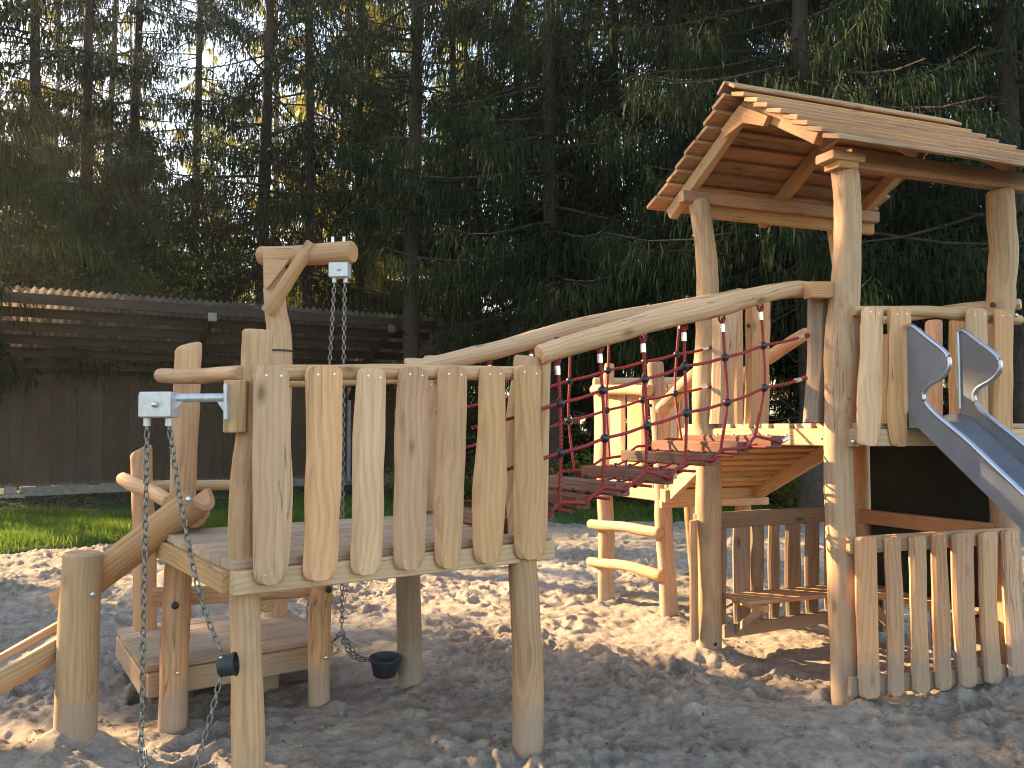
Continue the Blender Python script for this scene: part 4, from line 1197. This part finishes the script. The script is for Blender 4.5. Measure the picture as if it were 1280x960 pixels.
def crown_data(seed, z0, z1, R0, nb_, nt_, tl=(.25, .9), tw=(.018, .035), hangf=.75, droop=.35, lsc=1.0, keep=None, origin=(0, 0)):
    g = np.random.default_rng(seed)
    zb = z0 + (z1 - z0) * g.random(nb_) ** 1.15
    az = g.random(nb_) * 2 * math.pi
    rel = (zb - z0) / (z1 - z0)
    Rb = (R0 * (1 - rel) ** .75 + .35) * (.65 + .5 * g.random(nb_))
    Rb *= np.where(rel < .08, .75, 1)
    dr = droop * (.6 + .8 * g.random(nb_))
    w_ = Rb / Rb.sum()
    bi = g.choice(nb_, nt_, p=w_)
    s = .12 + .88 * g.random(nt_) ** .75
    def curve(bi, s, t):
        r = s * Rb[bi]
        lat = t * Rb[bi] * .30 * np.sqrt(s) * (1.2 - s)
        z = zb[bi] - dr[bi] * Rb[bi] * s ** 1.3 + .22 * Rb[bi] * s ** 3 - .25 * np.abs(lat)
        c, sn_ = np.cos(az[bi]), np.sin(az[bi])
        return np.stack([c * r - sn_ * lat, sn_ * r + c * lat, z], -1)
    t = g.uniform(-1, 1, nt_)
    S = curve(bi, s, t)
    outd = np.stack([np.cos(az[bi] + t * .9), np.sin(az[bi] + t * .9), g.normal(-.15, .2, nt_)], -1)
    h = (g.random(nt_) < hangf)
    hl = g.uniform(tl[0], tl[1], nt_) * (.55 + .45 * (1 - rel[bi]))
    cl = np.floor(t * 9 + s * 31) * 12.9898 + bi * 78.233          # neighbouring twigs hang in tassels of equal length
    cr_ = np.abs(np.sin(cl) * 43758.5453) % 1
    drop = np.where(h, g.random(nt_) ** .8 * hl * (.25 + 1.1 * cr_), 0)
    S = S - np.array([0, 0, 1.0]) * drop[:, None]
    D = np.where(h[:, None], outd * .45 + np.array([0, 0, -.55]) + g.normal(0, .33, (nt_, 3)), outd + g.normal(0, .2, (nt_, 3)))
    L = np.where(h, g.uniform(.09, .24, nt_), g.uniform(.10, .30, nt_)) * lsc
    Wt = g.uniform(tw[0], tw[1], nt_)
    ok = np.ones(nt_, bool)
    if keep is not None: ok = keep(S + np.array([origin[0], origin[1], -.25]))
    V, F_ = twigs(g, S[ok], D[ok], L[ok], Wt[ok], np.where(h, .9, .35)[ok])
    # boughs: thin three-sided sticks
    m_ = 6; ss = np.linspace(0, 1, m_)
    BV, BF = [], []
    for b in range(nb_):
        c = curve(np.full(m_, b), ss, np.zeros(m_))
        rr = (.028 * (1 - ss) + .004) * (Rb[b] / 3 + .3)
        k0 = len(BV)
        for i in range(m_):
            for j in range(3):
                a = j * 2.094
                BV.append(c[i] + np.array([-math.sin(az[b]) * math.cos(a) * rr[i], math.cos(az[b]) * math.cos(a) * rr[i], math.sin(a) * rr[i]]))
        for i in range(m_ - 1):
            for j in range(3):
                BF.append((k0 + i * 3 + j, k0 + i * 3 + (j + 1) % 3, k0 + (i + 1) * 3 + (j + 1) % 3, k0 + (i + 1) * 3 + j))
    return V, F_, BV, BF
def trunk_data(seed, H_, r0, dead=14, dz0=1.5, dz1=7, lean=.0):
    g = np.random.default_rng(seed + 500)
    V, F_ = [], []
    n = int(H_ / .7); k = 11
    for i in range(n + 1):
        z = H_ * i / n; r = r0 * (1 - .8 * z / H_) * (1 + .35 * math.exp(-z * 2.2))
        cx = lean * z + .05 * math.sin(z * .5 + seed); cy = .05 * math.sin(z * .37 + seed * 2)
        for j in range(k):
            a = 2 * math.pi * j / k
            rr = r * (1 + .07 * g.standard_normal())
            V.append((cx + rr * math.cos(a), cy + rr * math.sin(a), z - .3))
    for i in range(n):
        for j in range(k):
            F_.append((i * k + j, i * k + (j + 1) % k, (i + 1) * k + (j + 1) % k, (i + 1) * k + j))
    for b in range(dead):
        z = g.uniform(dz0, dz1); a = g.uniform(0, 2 * math.pi); L = g.uniform(.5, 2.4); up = g.uniform(-.3, .15)
        pts = [(0, 0, z)]
        p = np.array([0, 0, z]); d = np.array([math.cos(a), math.sin(a), up])
        k0 = len(V); m_ = 6
        for i in range(m_):
            rr = .016 * (1 - i / m_) + .003
            for j in range(3):
                V.append(tuple(p + np.array([-math.sin(a) * math.cos(j * 2.094) * rr, math.cos(a) * math.cos(j * 2.094) * rr, math.sin(j * 2.094) * rr])))
            d = d + g.normal(0, .12, 3); d[2] += .03; p = p + d / np.linalg.norm(d) * L / (m_ - 1)
        for i in range(m_ - 1):
            for j in range(3):
                F_.append((k0 + i * 3 + j, k0 + i * 3 + (j + 1) % 3, k0 + (i + 1) * 3 + (j + 1) % 3, k0 + (i + 1) * 3 + j))
    return V, F_
def make_tree(name, label, group, loc, crown, trunk, cm='needle', tm='bark', cat='tree', keep=False):
    """own crown and trunk meshes"""
    T_ = thing(name, label, cat, loc, group)
    kw = dict(crown)
    if keep: kw['keep'] = sun_keep; kw['origin'] = (loc[0], loc[1])
    V, F_, BV, BF = crown_data(**kw)
    wm = Matrix.Translation(Vector(loc))
    tv, tf = trunk_data(**trunk)
    if keep and len(BV):
        c = np.array(BV).reshape(-1, 18, 3)
        ok = np.ones(len(c), bool)
        for q in (5, 8, 11, 14, 17): ok &= sun_keep(c[:, q, :] + np.array([loc[0], loc[1], 0]))
        BV = c[ok].reshape(-1, 3); BF = np.array(BF[:15 * int(ok.sum())])
    n = len(tv)
    np_mesh('trunk', tv, tf, M[tm], T_, wm, smooth=True)
    o = np_mesh('crown', V, F_, M[cm], T_, wm)
    if len(BV): np_mesh('bough', BV, BF, M['bark'], T_, wm)['kind'] = 'stuff'
    o['kind'] = 'stuff'
    return T_
def copy_tree(src, label, group, loc, rot, s=1.0):
    r = src.copy(); C.objects.link(r); r.matrix_basis = Matrix.Translation(Vector(loc)) @ Matrix.Rotation(rot, 4, 'Z') @ Matrix.Diagonal((s, s, s, 1))
    r['label'] = label
    if group: r['group'] = group
    elif 'group' in r: del r['group']
    for ch in src.children:
        c = ch.copy(); C.objects.link(c); c.parent = r; c.matrix_basis = ch.matrix_basis
    return r
# gaps cut into the foliage along the sun's rays to light chosen spots
BEAMS = [((.4, 7.9, .0), 1.6), ((1.5, 6.6, 0), .7), ((1.2, 5.5, 1.42), .45), ((-9.3, 17.6, 4.0), 1.3), ((-6.6, 19.2, 4.0), 1.3), ((-4.3, 20.6, 4.0), 1.0), ((1.1, 7.2, .9), .85), ((.5, 6.4, 0), .5), ((1.3, 6.5, .9), .6), ((-6.6, 11.3, 0), 1.9), ((-5.0, 11.6, 0), .5), ((-2.4, 4.0, 0), .55), ((-11.5, 19.0, 0), 1.0), ((-.25, 4.0, .15), .12),
         ((-.6, 9.2, 0), .8), ((-9.5, 22.5, 4.3), 1.3), ((-12.3, 22, 4.2), 1.3), ((-7.6, 24, 4.6), 1.2), ((-3.4, 8.6, 0), .35), ((2.3, 6.2, .2), .3)]
_gs = np.array(SUN)
def sun_keep(P):
    ok = np.ones(len(P), bool)
    for c, r in BEAMS:
        d = P - np.array(c); t = d @ _gs
        q = d - t[:, None] * _gs[None, :]
        dist = np.linalg.norm(q, axis=1)
        wob_ = r * .45 * (np.sin(q[:, 2] * 7 / max(r, .3) + P[:, 1] * .9) + np.sin(P[:, 1] * 2.3 + q[:, 2] * 3)) * .5
        ok &= ~((dist < r + .18 + wob_) & (t > 0))
    return ok
def at(px, Y): return ((px - 640) / F * Y, Y, 0)

NEAR = "tall spruces with hanging boughs behind the tower"
near_spec = [(690, 17.5, 'dark spruce with drooping boughs seen above the middle of the net bridge'),
             (1010, 14.2, 'dark spruce with hanging boughs directly behind the tower roof'),
             (1275, 13.6, 'dark spruce with hanging boughs at the right edge of the photo')]
near = []
for i, (px, Y, lab) in enumerate(near_spec):
    t = make_tree('spruce_tree', lab, NEAR, at(px, Y),
                  dict(seed=11 + i, z0=3.5, z1=20, R0=3.7, nb_=200, nt_=50000, tl=(.25, .9), tw=(.008, .017), hangf=.72, droop=.42),
                  dict(seed=i, H_=21, r0=.20, dead=22, dz0=1.2, dz1=5))
    near.append(t)
for px, Y, k, r, s, lab in ((850, 16.6, 2, 1.1, 1.0, 'dark spruce with hanging boughs left of the tower roof gable'),
                         (1150, 16.8, 0, 2.3, 1.05, 'dark spruce behind the right half of the tower roof'),
                         (770, 19.5, 1, 4.0, 1.0, 'dark spruce standing behind the raised end of the bridge logs'),
                         (930, 19.0, 2, 5.0, 1.0, 'spruce trunk and boughs seen between the left tower posts'),
                         (1090, 20.5, 1, .7, 1.0, 'spruce further back seen between the front tower posts'),
                         (1210, 19.0, 0, 3.2, 1.0, 'spruce further back above the slide'),
                         (1390, 16.5, 1, 5.2, 1.0, 'spruce with boughs reaching in at the upper right corner'),
                         (650, 23.5, 2, 2.2, 1.0, 'spruce with drooping boughs right of the bare dark trunk')):
    copy_tree(near[k], lab, NEAR, at(px, Y), r, s)
MID = 'tall bare-stemmed spruces behind the shed'
mids = []
for i, (px, Y, r0, lab) in enumerate(((516, 19.5, .21, 'straight dark bare trunk rising right of the gallows hoist'),
                                (382, 23.5, .19, 'dark spruce trunk right of the gallows post top'),
                                (100, 23.5, .22, 'second tall trunk from the left edge'))):
    mids.append(make_tree('spruce_tree', lab, MID, at(px, Y),
        dict(seed=31 + i, z0=6.5 if i == 0 else 5.5, z1=22, R0=3.3, nb_=110, nt_=22000, tl=(.2, .7), tw=(.011, .022), hangf=.6, droop=.35),
        dict(seed=40 + i, H_=23, r0=r0, dead=34, dz0=2, dz1=11)))
for px, Y, k, r, lab in ((33, 22.5, 2, .5, 'tall spruce trunk nearest the left edge'), (160, 24.5, 1, 2.6, 'third tall trunk from the left edge'),
                         (328, 22.8, 2, 3.3, 'spruce trunk rising directly behind the gallows post'), (448, 27, 1, 4.4, 'thin spruce trunk between the two chains and the bare dark trunk'),
                         (240, 28, 0, 1.4, 'spruce trunk above the middle of the shed roof'), (565, 27, 1, .2, 'slender spruce right of the bare dark trunk'),
                         (130, 31, 0, 2.9, 'spruce seen between the second and third trunks')):
    copy_tree(mids[k], lab, MID, at(px, Y), r)
# unique trees at and beyond the left edge: they shade the playground
EDGE = 'spruces along the left side of the playground'
shade = [((-11.2, 14.6, 0), 3.6, 3.9, 'spruce whose broad green boughs reach in over the shed roof at the left', 42000),
         ((-13.4, 18.0, 0), 2.2, 3.8, 'spruce standing left of the shed', 9000),
         ((-15.2, 10.8, 0), 1.5, 3.6, 'spruce left of the playground beside the lawn', 9000),
         ((-13.6, 7.4, 0), 1.2, 3.4, 'spruce left of the playground nearest the viewer', 9000),
         ((-17.5, 14.2, 0), 1.5, 3.8, 'spruce in the second row left of the lawn', 9000),
         ((-18.5, 8.8, 0), 1.2, 3.8, 'spruce in the second row left of the sand', 9000),
         ((-18.6, 18.6, 0), 1.5, 3.8, 'spruce in the second row beyond the shed', 9000),
         ((-21.5, 11.8, 0), 1.0, 4.0, 'spruce in the third row left of the lawn', 8000),
         ((-22, 21, 0), 1.0, 4.0, 'spruce in the third row beyond the shed', 8000),
         ((-16.5, 4.6, 0), 1.0, 3.8, 'spruce at the left side behind the viewer', 8000),
         ((-23.5, 16.2, 0), 1.0, 4.0, 'spruce in the last row beyond the lawn', 8000)]
for i, (loc, z0, R0, lab, nt_) in enumerate(shade):
    make_tree('spruce_tree', lab, EDGE, loc,
              dict(seed=61 + i, z0=z0, z1=20, R0=R0, nb_=130, nt_=nt_, tl=(.2, .7), tw=(.04, .08) if i else (.010, .020), hangf=.6, lsc=1.6 if i else 1, droop=.35),
              dict(seed=80 + i, H_=21, r0=.2, dead=10), keep=True)
# far wood
FAR = 'slender spruces of the wood far behind the shed and tower'
fars = []
for i in range(3):
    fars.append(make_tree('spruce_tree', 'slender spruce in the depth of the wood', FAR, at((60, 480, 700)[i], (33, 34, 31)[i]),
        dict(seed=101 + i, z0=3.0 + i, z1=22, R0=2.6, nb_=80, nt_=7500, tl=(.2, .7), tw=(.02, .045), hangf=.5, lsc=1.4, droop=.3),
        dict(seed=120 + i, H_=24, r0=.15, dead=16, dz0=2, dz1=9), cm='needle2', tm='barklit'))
g = np.random.default_rng(77)
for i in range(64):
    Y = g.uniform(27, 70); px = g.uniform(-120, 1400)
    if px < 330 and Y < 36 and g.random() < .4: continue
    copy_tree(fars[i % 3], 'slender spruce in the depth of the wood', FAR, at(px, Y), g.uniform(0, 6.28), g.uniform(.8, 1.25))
# undergrowth
BR = 'broad young spruces behind the shed roof at the left'
br = make_tree('young_spruce', 'broad half grown spruce with wide green boughs above the left end of the shed roof', BR, at(30, 21.5),
               dict(seed=211, z0=3.0, z1=9.6, R0=3.6, nb_=150, nt_=42000, tl=(.2, .7), tw=(.011, .022), hangf=.55, droop=.25),
               dict(seed=212, H_=9.8, r0=.12, dead=8, dz0=1, dz1=3), cm='needle3')
copy_tree(br, 'broad half grown spruce above the shed roof between the second and third trunks', BR, at(165, 22.5), 2.0, .93)
UG = 'young spruces under the tall trees'
yg = make_tree('young_spruce', 'young spruce in the undergrowth at the edge of the sand', UG, at(620, 18.5),
               dict(seed=201, z0=.25, z1=3.6, R0=1.5, nb_=70, nt_=9000, tl=(.05, .2), tw=(.007, .015), hangf=.35, droop=.2),
               dict(seed=202, H_=3.9, r0=.05, dead=8, dz0=.2, dz1=2))
for i in range(26):
    px = (560 + i * 33 + g.uniform(-14, 14)); Y = g.uniform(17.5, 24)
    copy_tree(yg, 'young spruce in the undergrowth at the edge of the sand', UG, at(px, Y), g.uniform(0, 6.28), g.uniform(.55, 1.25))
def shrub(seed, label, loc, n, rx, rz, mat_, size=(.03, .07), group=None, name='shrub'):
    T_ = thing(name, label, 'shrub', loc, group)
    g = np.random.default_rng(seed); wm = Matrix.Translation(Vector(loc))
    st = []; V = []; Fs = []
    SV, SF = [], []
    for b in range(26):
        a = g.uniform(0, 6.28); L = rz * g.uniform(.6, 1.1); p = np.array([0, 0, 0.0]); d = np.array([math.cos(a) * .35, math.sin(a) * .35, 1.0]); k0 = len(SV)
        for i in range(8):
            rr = .014 * (1 - i / 8) + .003
            for j in range(3): SV.append(p + np.array([math.cos(j * 2.09) * rr, math.sin(j * 2.09) * rr, 0]))
            st.append(p.copy()); d = d + g.normal(0, .16, 3) + np.array([math.cos(a), math.sin(a), -.05]) * .10; p = p + d / np.linalg.norm(d) * L / 7
        for i in range(7):
            for j in range(3): SF.append((k0 + i * 3 + j, k0 + i * 3 + (j + 1) % 3, k0 + i * 3 + 3 + (j + 1) % 3, k0 + i * 3 + 3 + j))
    st = np.array(st)
    st = st[st[:, 2] > rz * .12]
    c = st[g.integers(0, len(st), n)] + g.normal(0, 1, (n, 3)) * np.array([rx * .16, rx * .16, rz * .08])
    u = g.normal(0, 1, (n, 3)); u /= np.linalg.norm(u, axis=1)[:, None]
    v = np.cross(u, g.normal(0, 1, (n, 3))); v /= np.linalg.norm(v, axis=1)[:, None]
    s = g.uniform(size[0], size[1], n)[:, None]
    Vv = np.stack([c - u * s, c + v * s * .5, c + u * s, c - v * s * .5], 1).reshape(-1, 3)
    Fv = np.arange(n * 4).reshape(-1, 4)
    np_mesh('stem', SV, SF, M['barklit'], T_, wm)['kind'] = 'stuff'
    np_mesh('foliage', Vv, Fv, M[mat_], T_, wm)['kind'] = 'stuff'
    return T_
SB = 'sunlit leafy bushes behind the shed roof'
sb = shrub(301, 'sunlit pale green bush rising behind the left end of the shed roof', at(40, 29), 17000, 3.2, 6.5, 'leaf', (.025, .065), SB)
for px, Y, r, s, lab in ((130, 31, 1.1, 1.05, 'sunlit bush behind the shed roof below the third trunk'), (215, 28.5, 2.2, .9, 'sunlit bush behind the shed roof left of the gallows hoist'),
                         (300, 33, 3.1, 1.0, 'bush behind the shed directly left of the gallows post'), (-50, 30, .4, 1.1, 'bush behind the shed at the left edge'),
                         (420, 34, 4.0, .9, 'bush glimpsed behind the hoist chains'), (560, 33, 5.0, .8, 'bush deep in the wood right of the bare dark trunk'),
                         (480, 30, 1.7, .6, 'low bush behind the right end of the shed'),
                         (55, 23.2, 1.5, .95, 'sunlit bush close behind the left end of the shed roof'), (150, 23.6, 3.7, 1.0, 'sunlit bush close behind the shed roof below the third trunk'), (250, 24.6, 5.3, .98, 'bush close behind the middle of the shed roof')):
    copy_tree(sb, lab, SB, at(px, Y), r, s)
LB = 'low bushes at the far edge of the sand'
lb = shrub(310, 'low bush on the far edge of the sand below the net bridge', at(655, 16.6), 3200, .9, 1.1, 'leaf', (.02, .045), LB)
for px, Y, r, s, lab in ((742, 17.2, 1.0, 1.2, 'low bush seen through the side net of the bridge'), (600, 17.5, 2.0, 1.0, 'low bush seen between the right front boards of the platform'),
                         (985, 16.8, 2.9, .9, 'low bush on the grass behind the tower bench fence'), (1090, 17, 3.8, 1.1, 'low bush seen right of the weathered bridge post'),
                         (1275, 15.6, 4.2, 1.7, 'bush at the right edge behind the slide'), (1215, 16.4, 5.2, 1.3, 'bush seen through the tower fence beside the slide'), (520, 17.8, 5.0, .8, 'low bush behind the middle of the platform')):
    copy_tree(lb, lab, LB, at(px, Y), r, s)

# ---------------------------------------------------------------- grass
def grass(name, n, xr, yr, h, seed, cond):
    g = np.random.default_rng(seed)
    X = g.uniform(*xr, n); Y = g.uniform(*yr, n)
    dens = vnoise(X, Y, .5, seed) + .5
    ok = cond(X, Y) & (g.random(n) < .25 + dens)
    X, Y = X[ok], Y[ok]; n = len(X)
    e = Y - edgeY(X)
    Z = .02 * vnoise(X, Y, .8, 41) + .05 * vnoise(X, Y, 3, 42) - .02 - np.clip(.35 - e * .5, 0, .4)
    a = g.random(n) * 2 * math.pi; hh = g.uniform(h[0], h[1], n) * (.6 + .8 * dens[ok])
    ux, uy = np.cos(a), np.sin(a); w_ = g.uniform(.003, .006, n)
    b = g.uniform(.1, .7, n) * hh
    la = g.random(n) * 2 * math.pi
    base = np.stack([X, Y, Z - .02], -1); side = np.stack([ux * w_, uy * w_, 0 * w_], -1)
    midp = base + np.stack([np.cos(la) * b * .3, np.sin(la) * b * .3, hh * .6], -1)
    tip = base + np.stack([np.cos(la) * b, np.sin(la) * b, hh], -1)
    V = np.stack([base - side, base + side, midp + side * .8, midp - side * .8, tip + side * .15, tip - side * .15], 1).reshape(-1, 3)
    k = (np.arange(n) * 6)[:, None]
    F_ = np.concatenate([k + np.array([[0, 1, 2, 3]]), k + np.array([[3, 2, 4, 5]])], 1).reshape(-1, 4)
    o = np_mesh(name, V, F_, M['grass']); o['kind'] = 'stuff'
    return o
grass('grass', 90000, (-12, -2.5), (8.5, 15.5), (.06, .17), 401, lambda X, Y: (Y - edgeY(X) > .25) & (X / Y > -.72))
grass('grass', 45000, (-5, 11), (13, 19), (.05, .14), 402, lambda X, Y: (Y - edgeY(X) > .35))
# litter strip in front of the shed and fallen leaves on the sand
g = np.random.default_rng(5)
n = 1500
Yl = g.uniform(2.6, 12, n); Xl = (g.random(n) * 2 - 1) * (Yl * .75)
Zl = sandz(Xl.copy(), Yl.copy()) + .006
u = g.normal(0, 1, (n, 3)) * [1, 1, .25]; u /= np.linalg.norm(u, axis=1)[:, None]
v = np.cross(u, [0, 0, 1.0] + g.normal(0, .25, (n, 3))); v /= np.linalg.norm(v, axis=1)[:, None]
s = g.uniform(.005, .016, n)[:, None]; c = np.stack([Xl, Yl, Zl], -1)
o = np_mesh('fallen_leaves', np.stack([c - u * s, c - v * s * .5, c + u * s, c + v * s * .5], 1).reshape(-1, 3), np.arange(n * 4).reshape(-1, 4), M['debris']); o['kind'] = 'stuff'
n = 16000
Yl = 2.4 * (9 / 2.4) ** g.random(n); Xl = (g.random(n) * 2 - 1) * (Yl * .72)
k_ = vnoise(Xl, Yl, .55, 61) + vnoise(Xl, Yl, .16, 62) > .05 + .25 * g.random(n)
Xl, Yl = Xl[k_], Yl[k_]; n = len(Xl)
r_ = g.uniform(.003, .009, n) * (1 + 1.2 * (g.random(n) > .93))
Zl = sandz(Xl.copy(), Yl.copy()) + r_ * .25
d8 = np.array([[1, 0, 0], [0, 1, 0], [-1, 0, 0], [0, -1, 0], [0, 0, .8], [0, 0, -.6]])
V = (np.stack([Xl, Yl, Zl], -1)[:, None, :] + (d8[None] + g.normal(0, .25, (n, 6, 3))) * r_[:, None, None]).reshape(-1, 3)
f8 = np.array([[0, 1, 4], [1, 2, 4], [2, 3, 4], [3, 0, 4], [1, 0, 5], [2, 1, 5], [3, 2, 5], [0, 3, 5]])
o = np_mesh('sand_clods', V, ((np.arange(n) * 6)[:, None, None] + f8[None]).reshape(-1, 3), M['sand']); o['kind'] = 'stuff'
n = 9000
t = g.uniform(-4, 10, n); oo = g.uniform(.2, 3.4, n)
base = np.array(SA)[None] + t[:, None] * np.array(se) + oo[:, None] * np.array(sn)
e = base[:, 1] - edgeY(base[:, 0])
base[:, 2] = .02 * vnoise(base[:, 0], base[:, 1], .8, 41) + .05 * vnoise(base[:, 0], base[:, 1], 3, 42) - .01
u = g.normal(0, 1, (n, 3)) * [1, 1, .3]; u /= np.linalg.norm(u, axis=1)[:, None]
v = np.cross(u, [0, 0, 1.0] + g.normal(0, .3, (n, 3))); v /= np.linalg.norm(v, axis=1)[:, None]
s = g.uniform(.015, .05, n)[:, None]
o = np_mesh('leaf_litter', np.stack([base - u * s, base - v * s * .6, base + u * s, base + v * s * .6], 1).reshape(-1, 3), np.arange(n * 4).reshape(-1, 4), M['debris']); o['kind'] = 'stuff'

# ---------------------------------------------------------------- thin scattering volume added to imitate the lens veil at the left
hz = bpy.data.meshes.new('lens_veil')
import bmesh
bm = bmesh.new(); bmesh.ops.create_cube(bm, size=1)
bmesh.ops.scale(bm, vec=(420, 420, 31), verts=bm.verts); bmesh.ops.translate(bm, vec=(0, 60, 13.9), verts=bm.verts)
bm.to_mesh(hz); bm.free()
hm = bpy.data.materials.new('lens_veil'); hm.use_nodes = True
hn = hm.node_tree.nodes; hn.remove(hn['Principled BSDF'])
pv = hn.new('ShaderNodeVolumePrincipled'); pv.inputs['Color'].default_value = (.95, .95, .92, 1)
pv.inputs['Density'].default_value = .0010; pv.inputs['Anisotropy'].default_value = .78
hm.node_tree.links.new(pv.outputs[0], hn['Material Output'].inputs['Volume'])
hz.materials.append(hm)
ho = bpy.data.objects.new('lens_veil', hz); C.objects.link(ho); ho['kind'] = 'stuff'
